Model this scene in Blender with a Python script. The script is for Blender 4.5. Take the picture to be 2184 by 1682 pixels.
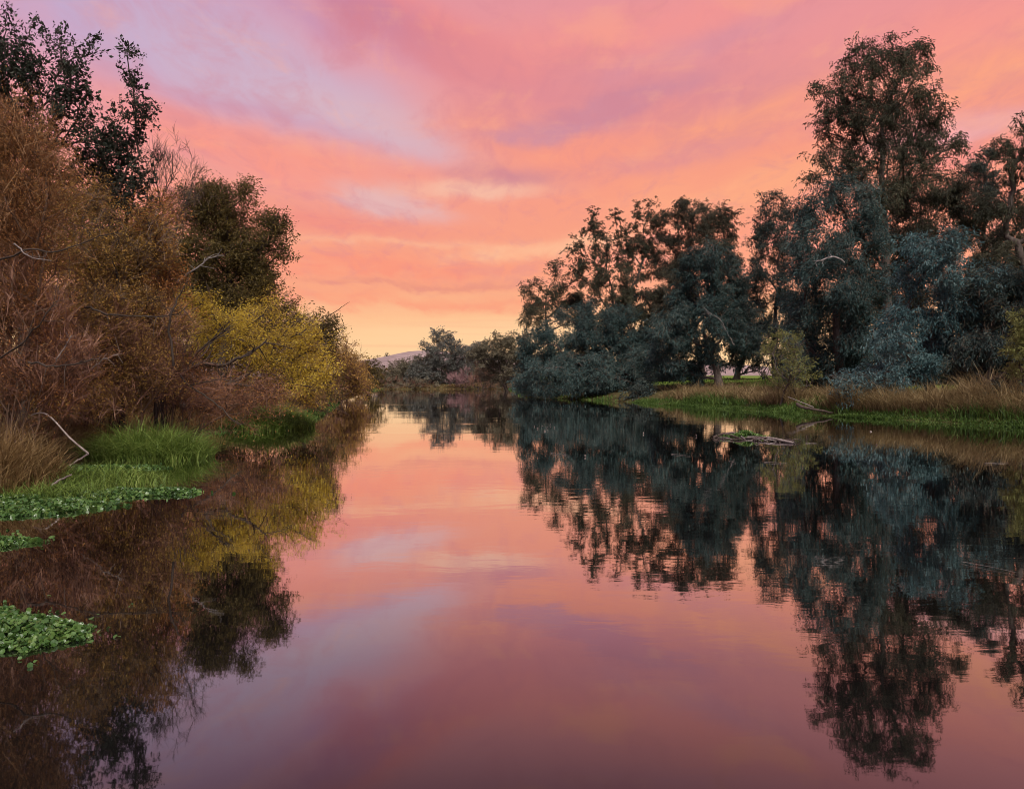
import bpy, math
import numpy as np

S = bpy.context.scene
for o in list(bpy.data.objects):
    bpy.data.objects.remove(o)
COL = S.collection

# ------------------------------------------------------------------ camera
F = 1891.0                       # focal length and picture size in units of a 2184 x 1682 frame
CAM_Z = 2.0                      # metres above the water
HZ = 800.0                       # row of the horizon
cam_d = bpy.data.cameras.new('camera')
cam = bpy.data.objects.new('camera', cam_d)
COL.objects.link(cam)
cam.location = (0, 0, CAM_Z)
cam.rotation_euler = (math.radians(90), 0, 0)
cam_d.sensor_width = 36.0
cam_d.lens = 36.0 * F / 2184.0
cam_d.shift_y = (HZ - 841.0) / 2184.0
cam_d.clip_end = 6000.0
S.camera = cam

# ------------------------------------------------------------------ colour management
S.view_settings.view_transform = 'Standard'
S.view_settings.look = 'None'
S.view_settings.exposure = 0.0
S.view_settings.gamma = 1.0
S.view_settings.use_curve_mapping = False
S.cycles.use_denoising = True
S.cycles.filter_width = 1.0
S.cycles.max_bounces = 6
S.cycles.diffuse_bounces = 3
S.cycles.glossy_bounces = 3
S.cycles.transmission_bounces = 3
S.cycles.transparent_max_bounces = 4


def lin(r, g, b):
    f = lambda c: (c / 255.0 / 12.92) if c / 255.0 <= 0.04045 else ((c / 255.0 + 0.055) / 1.055) ** 2.4
    return (f(r), f(g), f(b), 1.0)


class NT:
    """small helper to write node graphs"""
    def __init__(self, tree):
        self.t = tree
        self.n = tree.nodes
        self.l = tree.links

    def node(self, kind, **kw):
        n = self.n.new(kind)
        for k, v in kw.items():
            setattr(n, k, v)
        return n

    def put(self, sock, v):
        if v is None:
            return
        if isinstance(v, bpy.types.NodeSocket):
            self.l.new(v, sock)
        else:
            sock.default_value = v

    def m(self, op, a, b=None, c=None, clamp=False):
        n = self.node('ShaderNodeMath', operation=op, use_clamp=clamp)
        for i, v in enumerate((a, b, c)):
            self.put(n.inputs[i], v)
        return n.outputs[0]

    def mix(self, fac, a, b, mode='MIX'):
        n = self.node('ShaderNodeMix', data_type='RGBA', blend_type=mode)
        self.put(n.inputs[0], fac)
        self.put(n.inputs[6], a)
        self.put(n.inputs[7], b)
        return n.outputs[2]

    def ramp(self, fac, stops, interp='LINEAR'):
        n = self.node('ShaderNodeValToRGB')
        cr = n.color_ramp
        cr.interpolation = interp
        while len(cr.elements) < len(stops):
            cr.elements.new(0.5)
        for e, (p, c) in zip(cr.elements, stops):
            e.position = p
            e.color = c
        self.put(n.inputs[0], fac)
        return n.outputs[0]

    def noise(self, vec, scale, detail=4.0, rough=0.55, dist=0.0):
        n = self.node('ShaderNodeTexNoise')
        self.put(n.inputs['Vector'], vec)
        n.inputs['Scale'].default_value = scale
        n.inputs['Detail'].default_value = detail
        n.inputs['Roughness'].default_value = rough
        n.inputs['Distortion'].default_value = dist
        return n.outputs[0]

    def smooth(self, v, a, b):
        n = self.node('ShaderNodeMapRange', interpolation_type='SMOOTHSTEP')
        self.put(n.inputs[0], v)
        n.inputs[1].default_value = a
        n.inputs[2].default_value = b
        return n.outputs[0]

    def xyz(self, x, y, z):
        n = self.node('ShaderNodeCombineXYZ')
        for i, v in enumerate((x, y, z)):
            self.put(n.inputs[i], v)
        return n.outputs[0]


# ------------------------------------------------------------------ sky
SUN_AZ, SUN_EL = math.radians(166), math.radians(52.0)      # from +Y towards +X
world = bpy.data.worlds.new('World')
S.world = world
world.use_nodes = True
W = NT(world.node_tree)
W.n.clear()
tc = W.node('ShaderNodeTexCoord')
sep = W.node('ShaderNodeSeparateXYZ')
W.l.new(tc.outputs['Generated'], sep.inputs[0])
X, Y, Z = sep.outputs
AZ = W.m('ARCTAN2', X, Y)
EL = W.m('ARCSINE', Z)
ELP = W.m('MAXIMUM', EL, 0.0)
# planar projection of the cloud deck
den = W.m('ADD', ELP, 0.10)
PX = W.m('DIVIDE', X, den)
PY = W.m('DIVIDE', Y, den)
cp = W.xyz(PX, W.m('MULTIPLY', PY, 0.42), 0.0)
n_big = W.noise(cp, 0.9, 5, 0.55, 0.6)
n_mid = W.noise(W.xyz(W.m('ADD', PX, 7.3), W.m('MULTIPLY', PY, 0.45), 1.7), 2.2, 6, 0.6, 0.5)
flat = W.xyz(W.m('MULTIPLY', X, 2.2), W.m('MULTIPLY', Y, 1.0), W.m('MULTIPLY', ELP, 26.0))
n_band = W.noise(flat, 1.6, 5, 0.55, 0.3)
n_fine = W.noise(W.xyz(W.m('MULTIPLY', PX, 1.0), W.m('MULTIPLY', PY, 0.35), 4.0), 6.0, 5, 0.6, 0.4)
w1 = W.m('SUBTRACT', n_big, 0.5)
w2 = W.m('SUBTRACT', n_mid, 0.5)
w3 = W.m('SUBTRACT', n_band, 0.5)
w4 = W.m('SUBTRACT', n_fine, 0.5)
AZW = W.m('ADD', AZ, W.m('MULTIPLY', w2, 0.16))
ELW = W.m('ADD', EL, W.m('ADD', W.m('MULTIPLY', w1, 0.06), W.m('MULTIPLY', w4, 0.02)))

front = W.ramp(W.m('DIVIDE', W.m('ADD', ELP, W.m('MULTIPLY', w3, 0.035)), 1.6), [
    (0.000, lin(250, 212, 164)), (0.018, lin(252, 207, 154)), (0.040, lin(250, 190, 140)), (0.062, lin(247, 163, 124)),
    (0.100, lin(246, 154, 122)), (0.150, lin(245, 150, 124)), (0.215, lin(236, 147, 144)), (0.29, lin(214, 146, 164)),
    (0.42, lin(170, 136, 180)), (0.7, lin(128, 112, 160)), (1.0, lin(110, 104, 152))])
back = W.ramp(W.m('DIVIDE', ELP, 1.6), [
    (0.0, lin(120, 104, 132)), (0.08, lin(134, 114, 146)), (0.22, lin(126, 114, 156)), (0.5, lin(118, 110, 156)), (1.0, lin(110, 104, 152))])
toward = W.m('MULTIPLY_ADD', W.m('COSINE', W.m('SUBTRACT', AZ, 0.15)), 0.5, 0.5)
sky = W.mix(W.smooth(toward, 0.25, 0.85), back, front)


def patch(col, px, py, rx, ry, slope, k, warp=1.0, edge=1.0):
    """soft cloud patch at a direction; slope = tilt in degrees, positive climbs to the right"""
    global sky
    az0 = math.atan((px - 1092) / F)
    el0 = math.atan((HZ - py) / F * math.cos(az0))
    ca, sa = math.cos(math.radians(slope)), math.sin(math.radians(slope))
    da = W.m('SUBTRACT', AZW, az0)
    de = W.m('SUBTRACT', ELW, el0)
    a = W.m('ADD', W.m('MULTIPLY', da, ca * F / rx), W.m('MULTIPLY', de, sa * F / rx))
    b = W.m('ADD', W.m('MULTIPLY', da, -sa * F / ry), W.m('MULTIPLY', de, ca * F / ry))
    r2 = W.m('ADD', W.m('MULTIPLY', a, a), W.m('MULTIPLY', b, b))
    if edge != 1.0:
        r2 = W.m('POWER', r2, edge)
    g = W.m('POWER', 2.718, W.m('MULTIPLY', r2, -1.0))
    g = W.m('MULTIPLY', g, W.m('MULTIPLY_ADD', w2, 2.2 * warp, 1.0), clamp=True)
    g = W.m('MULTIPLY', g, W.m('MULTIPLY_ADD', w4, 1.6 * warp, 1.0), clamp=True)
    sky = W.mix(W.m('MULTIPLY', g, k, clamp=True), sky, lin(*col))


patch((190, 165, 200), 280, 40, 480, 180, -14, 0.95, 0.3)
patch((203, 174, 196), 600, 190, 340, 92, -16, 0.92, 0.6, 1.5)
patch((212, 178, 190), 800, 270, 190, 44, -14, 0.88, 0.6, 1.4)
patch((192, 142, 178), 640, 40, 240, 24, -18, 0.55)
patch((196, 146, 176), 560, 250, 200, 14, -12, 0.45)
patch((184, 128, 164), 770, 10, 180, 50, -26, 0.85, 0.8, 1.5)
patch((240, 138, 134), 900, 30, 260, 34, -24, 0.75, 1.2)
patch((212, 126, 138), 920, 95, 260, 50, -18, 0.75, 1.0, 1.4)
patch((224, 136, 140), 1150, 150, 300, 70, -8, 0.70)
patch((243, 146, 138), 1480, 40, 420, 60, 6, 0.70)
patch((212, 142, 156), 1500, 105, 240, 30, 12, 0.65, 1.2)
patch((246, 148, 134), 470, 300, 270, 46, -18, 0.85)
patch((248, 150, 126), 720, 355, 330, 36, -8, 0.80)
patch((247, 150, 124), 1130, 310, 240, 40, -10, 0.70, 1.2)
patch((206, 134, 142), 1070, 372, 120, 18, 0, 0.85, 1.0, 1.3)
patch((226, 178, 176), 830, 432, 105, 30, -10, 0.95, 0.5, 1.5)
patch((244, 186, 160), 1010, 402, 150, 18, 2, 0.85, 0.6, 1.3)
patch((204, 134, 150), 1330, 225, 230, 34, 14, 0.85, 1.2, 1.3)
patch((202, 138, 156), 1180, 280, 160, 16, 4, 0.60)
patch((250, 160, 122), 1580, 270, 230, 46, 24, 0.80, 1.2)
patch((220, 138, 142), 1480, 330, 200, 22, 10, 0.65)
patch((252, 172, 124), 1580, 410, 260, 44, 10, 0.75)
patch((250, 162, 124), 2080, 160, 220, 64, 8, 0.85, 1.2)
patch((246, 150, 136), 2060, 60, 200, 50, 6, 0.65)
patch((234, 166, 166), 2100, 272, 170, 30, 6, 0.85, 0.6, 1.4)
patch((214, 138, 148), 1700, 150, 170, 40, 18, 0.55, 1.3)
patch((247, 144, 116), 820, 570, 330, 26, 0, 0.85)
patch((222, 134, 118), 900, 606, 300, 7, 0, 0.55)
patch((248, 152, 118), 900, 645, 420, 15, 0, 0.75)
patch((252, 192, 148), 1160, 525, 160, 18, 7, 0.80, 0.6, 1.3)
patch((252, 188, 146), 860, 520, 260, 9, 0, 0.55)
patch((252, 210, 160), 1180, 720, 420, 36, 0, 0.50, 0.3)
patch((236, 132, 122), 640, 470, 260, 26, -4, 0.60)
# fine streaks over everything that is cloud
n_wisp = W.noise(W.xyz(W.m('MULTIPLY', PX, 1.0), W.m('MULTIPLY', PY, 0.42), 9.0), 9.0, 7, 0.62, 0.8)
streak = W.smooth(W.m('ADD', W.m('MULTIPLY', n_mid, 0.45), W.m('MULTIPLY', n_wisp, 0.55)), 0.46, 0.66)
vis = W.smooth(EL, 0.05, 0.16)
sky = W.mix(W.m('MULTIPLY', W.m('MULTIPLY', streak, vis), 0.40), sky, lin(208, 128, 140))
light = W.smooth(W.m('ADD', W.m('MULTIPLY', n_band, 0.4), W.m('MULTIPLY', W.noise(W.xyz(W.m('ADD', PX, 3.0), W.m('MULTIPLY', PY, 0.45), 2.0), 7.0, 7, 0.62, 0.7), 0.6)), 0.50, 0.68)
sky = W.mix(W.m('MULTIPLY', W.m('MULTIPLY', light, vis), 0.26), sky, lin(255, 174, 130))
low = W.smooth(W.noise(W.xyz(W.m('MULTIPLY', X, 1.2), W.m('MULTIPLY', Y, 1.2), W.m('MULTIPLY', ELP, 60.0)), 1.5, 4, 0.5, 0.4), 0.52, 0.68)
sky = W.mix(W.m('MULTIPLY', W.m('MULTIPLY', low, W.smooth(EL, 0.16, 0.06)), 0.30), sky, lin(244, 158, 128))
bg = W.node('ShaderNodeBackground')
bg.inputs['Strength'].default_value = 1.15
W.put(bg.inputs['Color'], sky)
# the clear air behind the clouds
nish = W.node('ShaderNodeTexSky', sky_type='NISHITA', sun_disc=False)
nish.sun_elevation = SUN_EL
nish.sun_rotation = SUN_AZ
nish.air_density = 1.2
nish.dust_density = 2.0
bg2 = W.node('ShaderNodeBackground')
bg2.inputs['Strength'].default_value = 0.05
W.l.new(nish.outputs[0], bg2.inputs['Color'])
add = W.node('ShaderNodeMixShader')
add.inputs[0].default_value = 0.12
W.l.new(bg.outputs[0], add.inputs[1])
W.l.new(bg2.outputs[0], add.inputs[2])
out = W.node('ShaderNodeOutputWorld')
W.l.new(add.outputs[0], out.inputs['Surface'])
world.cycles.sampling_method = 'MANUAL'
world.cycles.sample_map_resolution = 512

# ------------------------------------------------------------------ sun: broad soft fill added behind the camera to brighten the foliage
sd = bpy.data.lights.new('fill_sun', 'SUN')
sd.energy = 4.6
sd.angle = math.radians(18)
sd.color = (1.0, 0.93, 0.86)
fill_sun = bpy.data.objects.new('fill_sun', sd)
COL.objects.link(fill_sun)
from mathutils import Vector
sdir = Vector((math.sin(SUN_AZ) * math.cos(SUN_EL), math.cos(SUN_AZ) * math.cos(SUN_EL), math.sin(SUN_EL)))
fill_sun.rotation_euler = sdir.to_track_quat('Z', 'Y').to_euler()
fill_sun.location = (30, -50, 70)

# ------------------------------------------------------------------ helpers
RNG = np.random.default_rng(11)


def at(px, py, y):
    return np.array([(px - 1092.0) / F * y, y, CAM_Z + (HZ - py) / F * y])


def new_mesh(name, verts, quads, mat, var=None, smooth=False, parent=None, kind=None):
    me = bpy.data.meshes.new(name)
    verts = np.asarray(verts, dtype=np.float32)
    quads = np.asarray(quads, dtype=np.int32)
    nq, k = quads.shape
    me.vertices.add(len(verts))
    me.vertices.foreach_set('co', verts.ravel())
    me.loops.add(nq * k)
    me.loops.foreach_set('vertex_index', quads.ravel())
    me.polygons.add(nq)
    me.polygons.foreach_set('loop_start', np.arange(nq, dtype=np.int32) * k)
    if smooth:
        me.polygons.foreach_set('use_smooth', np.ones(nq, dtype=bool))
    else:
        me.polygons.foreach_set('use_smooth', np.zeros(nq, dtype=bool))
    if var is not None:
        a = me.attributes.new('var', 'FLOAT', 'FACE')
        a.data.foreach_set('value', np.asarray(var, dtype=np.float32))
    me.update(calc_edges=True)
    me.validate()
    me.materials.append(mat)
    o = bpy.data.objects.new(name, me)
    COL.objects.link(o)
    if parent is not None:
        o.parent = parent
        o.matrix_parent_inverse = parent.matrix_world.inverted()
    if kind:
        o['kind'] = kind
    return o


def thing(name, label, cat, loc, group=None):
    o = bpy.data.objects.new(name, None)
    COL.objects.link(o)
    o.location = loc
    o['label'] = label
    o['category'] = cat
    if group:
        o['group'] = group
    bpy.context.view_layer.update()
    return o


def norm(v):
    return v / np.maximum(np.linalg.norm(v, axis=-1, keepdims=True), 1e-9)


def tubes(P, R, sides):
    """P (N,K,3), R (N,K) -> verts, quads"""
    N, K, _ = P.shape
    T = np.gradient(P, axis=1)
    T = norm(T)
    ref = np.array([0.31, 0.74, 0.597])
    n1 = norm(np.cross(T, ref))
    n2 = np.cross(T, n1)
    ang = np.arange(sides) * 2 * np.pi / sides
    V = P[:, :, None, :] + R[:, :, None, None] * (n1[:, :, None, :] * np.cos(ang)[None, None, :, None] + n2[:, :, None, :] * np.sin(ang)[None, None, :, None])
    idx = np.arange(N * K * sides).reshape(N, K, sides)
    a = idx[:, :-1, :]
    b = idx[:, 1:, :]
    q = np.stack([a, np.roll(a, -1, axis=2), np.roll(b, -1, axis=2), b], axis=-1)
    return V.reshape(-1, 3), q.reshape(-1, 4)


def leaves(P, A, L, Wd, rng):
    """leaf quads: base points P, axes A, lengths L, widths Wd"""
    N = len(P)
    side = norm(np.cross(A, rng.normal(size=(N, 3))))
    up = np.cross(side, A)
    mid = P + A * (L * 0.45)[:, None] + up * (L * 0.10)[:, None]
    tip = P + A * L[:, None] - up * (L * 0.06)[:, None]
    v = np.stack([P, mid + side * (Wd * 0.5)[:, None], tip, mid - side * (Wd * 0.5)[:, None]], axis=1)
    return v.reshape(-1, 3), np.arange(N * 4).reshape(N, 4)


def bezier_path(pts, n):
    """smooth resample of a hand-set polyline"""
    pts = np.asarray(pts, float)
    t = np.linspace(0, len(pts) - 1, n)
    i = np.clip(t.astype(int), 0, len(pts) - 2)
    f = (t - i)[:, None]
    p0 = pts[np.maximum(i - 1, 0)]
    p1 = pts[i]
    p2 = pts[i + 1]
    p3 = pts[np.minimum(i + 2, len(pts) - 1)]
    return 0.5 * ((2 * p1) + (-p0 + p2) * f + (2 * p0 - 5 * p1 + 4 * p2 - p3) * f ** 2 + (-p0 + 3 * p1 - 3 * p2 + p3) * f ** 3)


# ------------------------------------------------------------------ materials
def leaf_mat(name, cols, trans=0.25, rough=0.55, spec=0.25):
    m = bpy.data.materials.new(name)
    m.use_nodes = True
    T = NT(m.node_tree)
    T.n.clear()
    at_ = T.node('ShaderNodeAttribute', attribute_name='var')
    at2 = T.node('ShaderNodeAttribute', attribute_name='cv', attribute_type='INSTANCER')
    fac = T.m('MULTIPLY_ADD', at2.outputs['Fac'], 0.45, T.m('MULTIPLY', at_.outputs['Fac'], 0.62))
    c = T.ramp(fac, [(i / (len(cols) - 1), (*cc, 1.0)) for i, cc in enumerate(cols)])
    p = T.node('ShaderNodeBsdfPrincipled')
    T.put(p.inputs['Base Color'], c)
    p.inputs['Roughness'].default_value = rough
    p.inputs['Specular IOR Level'].default_value = spec
    tr = T.node('ShaderNodeBsdfTranslucent')
    T.put(tr.inputs['Color'], c)
    mx = T.node('ShaderNodeMixShader')
    mx.inputs[0].default_value = trans
    T.l.new(p.outputs[0], mx.inputs[1])
    T.l.new(tr.outputs[0], mx.inputs[2])
    o = T.node('ShaderNodeOutputMaterial')
    T.l.new(mx.outputs[0], o.inputs['Surface'])
    return m


def bark_mat(name, c1, c2, scale=9.0):
    m = bpy.data.materials.new(name)
    m.use_nodes = True
    T = NT(m.node_tree)
    p = T.n['Principled BSDF']
    tc = T.node('ShaderNodeTexCoord')
    mp = T.node('ShaderNodeMapping')
    mp.inputs['Scale'].default_value = (1, 1, 0.25)
    T.l.new(tc.outputs['Object'], mp.inputs['Vector'])
    n = T.noise(mp.outputs[0], scale, 6, 0.65, 0.4)
    c = T.ramp(n, [(0.3, (*c1, 1)), (0.7, (*c2, 1))])
    T.put(p.inputs['Base Color'], c)
    p.inputs['Roughness'].default_value = 0.85
    p.inputs['Specular IOR Level'].default_value = 0.2
    b = T.node('ShaderNodeBump')
    b.inputs['Strength'].default_value = 0.5
    b.inputs['Distance'].default_value = 0.03
    T.l.new(n, b.inputs['Height'])
    T.l.new(b.outputs[0], p.inputs['Normal'])
    return m


M = {}
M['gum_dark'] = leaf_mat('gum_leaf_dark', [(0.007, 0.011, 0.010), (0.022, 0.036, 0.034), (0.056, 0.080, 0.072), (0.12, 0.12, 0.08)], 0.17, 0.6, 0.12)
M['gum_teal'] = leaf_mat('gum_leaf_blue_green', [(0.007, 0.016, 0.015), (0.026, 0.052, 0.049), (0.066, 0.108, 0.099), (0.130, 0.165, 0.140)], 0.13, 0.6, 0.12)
M['gum_blue'] = leaf_mat('gum_leaf_bright_blue_green', [(0.010, 0.026, 0.028), (0.042, 0.090, 0.092), (0.100, 0.175, 0.175), (0.17, 0.24, 0.22)], 0.15, 0.6, 0.12)
M['gum_top'] = leaf_mat('gum_leaf_olive', [(0.014, 0.017, 0.012), (0.042, 0.046, 0.030), (0.085, 0.088, 0.056), (0.14, 0.12, 0.07)], 0.2, 0.6, 0.12)
M['gum_brown'] = leaf_mat('gum_leaf_brown', [(0.011, 0.013, 0.010), (0.034, 0.037, 0.027), (0.070, 0.070, 0.048), (0.115, 0.092, 0.055)], 0.14, 0.6, 0.12)
M['poplar'] = leaf_mat('poplar_leaf', [(0.010, 0.015, 0.012), (0.026, 0.034, 0.022), (0.055, 0.064, 0.038)], 0.25)
M['olive'] = leaf_mat('olive_leaf', [(0.030, 0.024, 0.009), (0.095, 0.070, 0.020), (0.200, 0.140, 0.034)], 0.28)
M['gold_brown'] = leaf_mat('golden_brown_leaf', [(0.060, 0.030, 0.010), (0.22, 0.120, 0.030), (0.40, 0.25, 0.055), (0.46, 0.22, 0.06)], 0.3)
M['rust'] = leaf_mat('rust_leaf', [(0.09, 0.034, 0.014), (0.28, 0.115, 0.036), (0.46, 0.23, 0.07)], 0.3)
M['orange'] = leaf_mat('orange_leaf', [(0.20, 0.075, 0.022), (0.34, 0.14, 0.036), (0.42, 0.22, 0.06)], 0.3)
M['yellow'] = leaf_mat('yellow_leaf', [(0.26, 0.17, 0.018), (0.58, 0.41, 0.045), (0.80, 0.64, 0.11)], 0.45)
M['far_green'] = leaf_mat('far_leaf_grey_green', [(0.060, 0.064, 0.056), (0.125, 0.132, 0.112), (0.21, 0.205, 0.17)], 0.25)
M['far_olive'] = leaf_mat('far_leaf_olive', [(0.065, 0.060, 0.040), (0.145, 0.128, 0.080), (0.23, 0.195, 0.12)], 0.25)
M['light_green'] = leaf_mat('young_leaf_green', [(0.08, 0.085, 0.028), (0.19, 0.20, 0.060), (0.32, 0.31, 0.11)], 0.35)
M['twig_red'] = leaf_mat('twig_bark_red', [(0.018, 0.008, 0.006), (0.090, 0.040, 0.023), (0.18, 0.085, 0.050), (0.40, 0.24, 0.17)], 0.0, 0.7)
M['twig_brown'] = leaf_mat('twig_bark_brown', [(0.016, 0.010, 0.007), (0.07, 0.044, 0.026), (0.15, 0.096, 0.060), (0.32, 0.23, 0.17)], 0.0, 0.7)
M['twig_rust'] = leaf_mat('twig_bark_rust', [(0.022, 0.010, 0.006), (0.105, 0.050, 0.020), (0.21, 0.105, 0.044), (0.40, 0.25, 0.13)], 0.0, 0.7)
M['twig_dark'] = leaf_mat('twig_bark_dark', [(0.035, 0.024, 0.018), (0.070, 0.048, 0.034), (0.11, 0.08, 0.06)], 0.0, 0.7)
M['twig_pink'] = leaf_mat('twig_bark_pink', [(0.16, 0.085, 0.085), (0.25, 0.135, 0.13), (0.33, 0.20, 0.18)], 0.0, 0.7)
M['grass'] = leaf_mat('grass_blade', [(0.050, 0.090, 0.016), (0.150, 0.230, 0.040), (0.29, 0.36, 0.085), (0.42, 0.38, 0.16)], 0.4)
M['bank_grass'] = leaf_mat('bank_grass_blade', [(0.028, 0.060, 0.014), (0.078, 0.145, 0.026), (0.16, 0.225, 0.045), (0.22, 0.19, 0.07)], 0.35)
M['reed'] = leaf_mat('dry_reed', [(0.080, 0.056, 0.026), (0.26, 0.185, 0.082), (0.44, 0.34, 0.17), (0.15, 0.16, 0.055)], 0.3)
M['straw'] = leaf_mat('dry_straw', [(0.08, 0.050, 0.018), (0.20, 0.125, 0.046), (0.34, 0.24, 0.10), (0.11, 0.14, 0.038)], 0.3)
M['cress'] = leaf_mat('cress_leaf', [(0.022, 0.062, 0.014), (0.075, 0.155, 0.032), (0.17, 0.26, 0.062), (0.36, 0.38, 0.16)], 0.3, 0.35, 0.5)
M['bark_gum'] = bark_mat('gum_bark', (0.035, 0.026, 0.021), (0.13, 0.10, 0.085))
M['bark_dark'] = bark_mat('dark_bark', (0.025, 0.018, 0.013), (0.075, 0.055, 0.042))
M['bark_pale'] = bark_mat('pale_bark', (0.13, 0.11, 0.10), (0.34, 0.30, 0.28))
M['bark_brown'] = bark_mat('brown_bark', (0.06, 0.035, 0.022), (0.16, 0.10, 0.065))
M['stick'] = bark_mat('bleached_wood', (0.09, 0.07, 0.06), (0.33, 0.28, 0.25), 14)
M['stick_pale'] = bark_mat('pale_dead_wood', (0.15, 0.12, 0.10), (0.42, 0.36, 0.32), 14)
M['stick_dark'] = bark_mat('wet_wood', (0.03, 0.022, 0.018), (0.10, 0.07, 0.055), 14)


# ------------------------------------------------------------------ ground, river, hill
YL = np.array([-60, 3, 6, 10, 15, 20, 25, 30, 39, 55, 68, 100, 118, 128])
XL = np.array([-6, -6, -6.4, -7.6, -8.9, -10.2, -10.6, -10.4, -9.2, -11.4, -13.6, -17.3, -18.0, -19])
YR = np.array([-60, 3, 10, 20, 28, 34.4, 40, 45.6, 55, 65, 75, 84, 100, 118, 128])
XR = np.array([16, 18, 20, 22, 21.5, 19.6, 17.2, 14.9, 12.2, 9.4, 4.8, 1.1, 0.9, 0.2, -1])


def vnoise(x, y, f, seed):
    r = np.random.default_rng(seed)
    s = np.zeros_like(x)
    for k in range(5):
        a = r.uniform(0, 2 * np.pi)
        ff = f * r.uniform(0.6, 1.7)
        s += np.sin((x * np.cos(a) + y * np.sin(a)) * ff + r.uniform(0, 6.28)) / 5
    return s


def inside(x, y):
    """distance into the river channel (positive in the water)"""
    L = np.interp(y, YL, XL) + 0.35 * vnoise(x * 0, y, 0.9, 3)
    R = np.interp(y, YR, XR) + 0.45 * vnoise(x * 0, y, 0.7, 4)
    d = np.minimum(np.minimum(x - L, R - x), np.minimum(127.0 + 1.5 * vnoise(x, y * 0, 0.5, 5) - y, y - 1.6))
    return d


def ground_z(x, y):
    x = np.asarray(x, float)
    y = np.asarray(y, float)
    d = inside(x, y)
    t = np.maximum(-d, 0)
    right = 1 / (1 + np.exp(-(x - 2) / 3))
    h = 0.03 + 0.36 * (1 - np.exp(-t / 1.6)) + (0.75 + 0.75 * right) * (1 - np.exp(-t / 12.0)) + 0.07 * vnoise(x, y, 1.3, 7) * np.minimum(t, 1)
    h = h - np.clip((np.hypot(x, y) - 180) / 300, 0, 1) * 0.3
    return np.where(d > 0, -np.minimum(0.02 + d * 0.35, 1.2), h)


def stepped(a, b, step, growth, far):
    v = list(np.arange(a, b, step))
    s, c = step, b
    while c < far:
        v.append(c)
        s *= growth
        c += s
    v.append(far)
    return np.array(v)


gx_pos = stepped(0, 40, 0.6, 1.22, 4000)
gx = np.concatenate([-gx_pos[:0:-1], gx_pos])
gy_pos = stepped(0, 150, 0.8, 1.2, 5000)
gy_neg = stepped(0, 6, 0.8, 1.3, 900)
gy = np.concatenate([-gy_neg[:0:-1], gy_pos])
GX, GY = np.meshgrid(gx, gy)
GZ = ground_z(GX, GY)
nv = np.arange(GX.size).reshape(GX.shape)
gq = np.stack([nv[:-1, :-1], nv[:-1, 1:], nv[1:, 1:], nv[1:, :-1]], -1).reshape(-1, 4)
gm = bpy.data.materials.new('ground')
gm.use_nodes = True
T = NT(gm.node_tree)
p = T.n['Principled BSDF']
geo = T.node('ShaderNodeNewGeometry')
n1 = T.noise(geo.outputs['Position'], 0.35, 6, 0.6)
n2 = T.noise(geo.outputs['Position'], 3.0, 6, 0.65)
n3 = T.noise(geo.outputs['Position'], 0.05, 3, 0.5)
cg = T.ramp(n2, [(0.25, (0.030, 0.020, 0.011, 1)), (0.5, (0.075, 0.058, 0.024, 1)), (0.75, (0.085, 0.092, 0.030, 1))])
cl = T.ramp(n2, [(0.25, (0.065, 0.12, 0.016, 1)), (0.7, (0.15, 0.21, 0.034, 1))])
sx = T.node('ShaderNodeSeparateXYZ')
T.l.new(geo.outputs['Position'], sx.inputs[0])
lawn = T.m('MULTIPLY', T.smooth(sx.outputs[2], 1.0, 1.35), T.smooth(T.m('ADD', sx.outputs[0], T.m('MULTIPLY', n3, 6.0)), 0.0, 8.0))
col = T.mix(lawn, cg, cl)
T.put(p.inputs['Base Color'], col)
p.inputs['Roughness'].default_value = 0.95
p.inputs['Specular IOR Level'].default_value = 0.1
b = T.node('ShaderNodeBump')
b.inputs['Strength'].default_value = 0.8
b.inputs['Distance'].default_value = 0.08
T.l.new(n2, b.inputs['Height'])
T.l.new(b.outputs[0], p.inputs['Normal'])
g = new_mesh('ground', np.stack([GX, GY, GZ], -1).reshape(-1, 3), gq, gm, smooth=True)
g['kind'] = 'structure'

# water: a calm, slightly rippled sheet that mirrors more the flatter it is seen
wm = bpy.data.materials.new('water')
wm.use_nodes = True
T = NT(wm.node_tree)
T.n.clear()
geo = T.node('ShaderNodeNewGeometry')
mp = T.node('ShaderNodeMapping')
mp.inputs['Scale'].default_value = (0.55, 1.0, 1.0)
T.l.new(geo.outputs['Position'], mp.inputs['Vector'])
r1 = T.noise(mp.outputs[0], 3.2, 3, 0.5, 0.4)
r2 = T.noise(mp.outputs[0], 0.5, 2, 0.5, 0.6)
r3 = T.noise(mp.outputs[0], 0.10, 2, 0.5)
calm = T.smooth(r3, 0.40, 0.62)
mp4 = T.node('ShaderNodeMapping')
mp4.inputs['Scale'].default_value = (0.22, 1.6, 1.0)
T.l.new(geo.outputs['Position'], mp4.inputs['Vector'])
sy = T.node('ShaderNodeSeparateXYZ')
T.l.new(geo.outputs['Position'], sy.inputs[0])
breeze = T.m('MULTIPLY', T.smooth(sy.outputs[1], 24.0, 34.0), T.smooth(T.noise(mp4.outputs[0], 0.16, 2, 0.5), 0.50, 0.66))
hgt0 = T.m('ADD', T.m('MULTIPLY', r1, T.m('MULTIPLY_ADD', calm, 0.006, 0.0015)), T.m('MULTIPLY', r2, 0.007))
hgt = T.m('MULTIPLY_ADD', T.noise(mp4.outputs[0], 1.5, 3, 0.5, 0.3), T.m('MULTIPLY', breeze, 0.020), hgt0)
bp = T.node('ShaderNodeBump')
bp.inputs['Strength'].default_value = 1.0
bp.inputs['Distance'].default_value = 0.22
T.l.new(hgt, bp.inputs['Height'])
gl = T.node('ShaderNodeBsdfGlossy')
gl.inputs['Roughness'].default_value = 0.022
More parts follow.
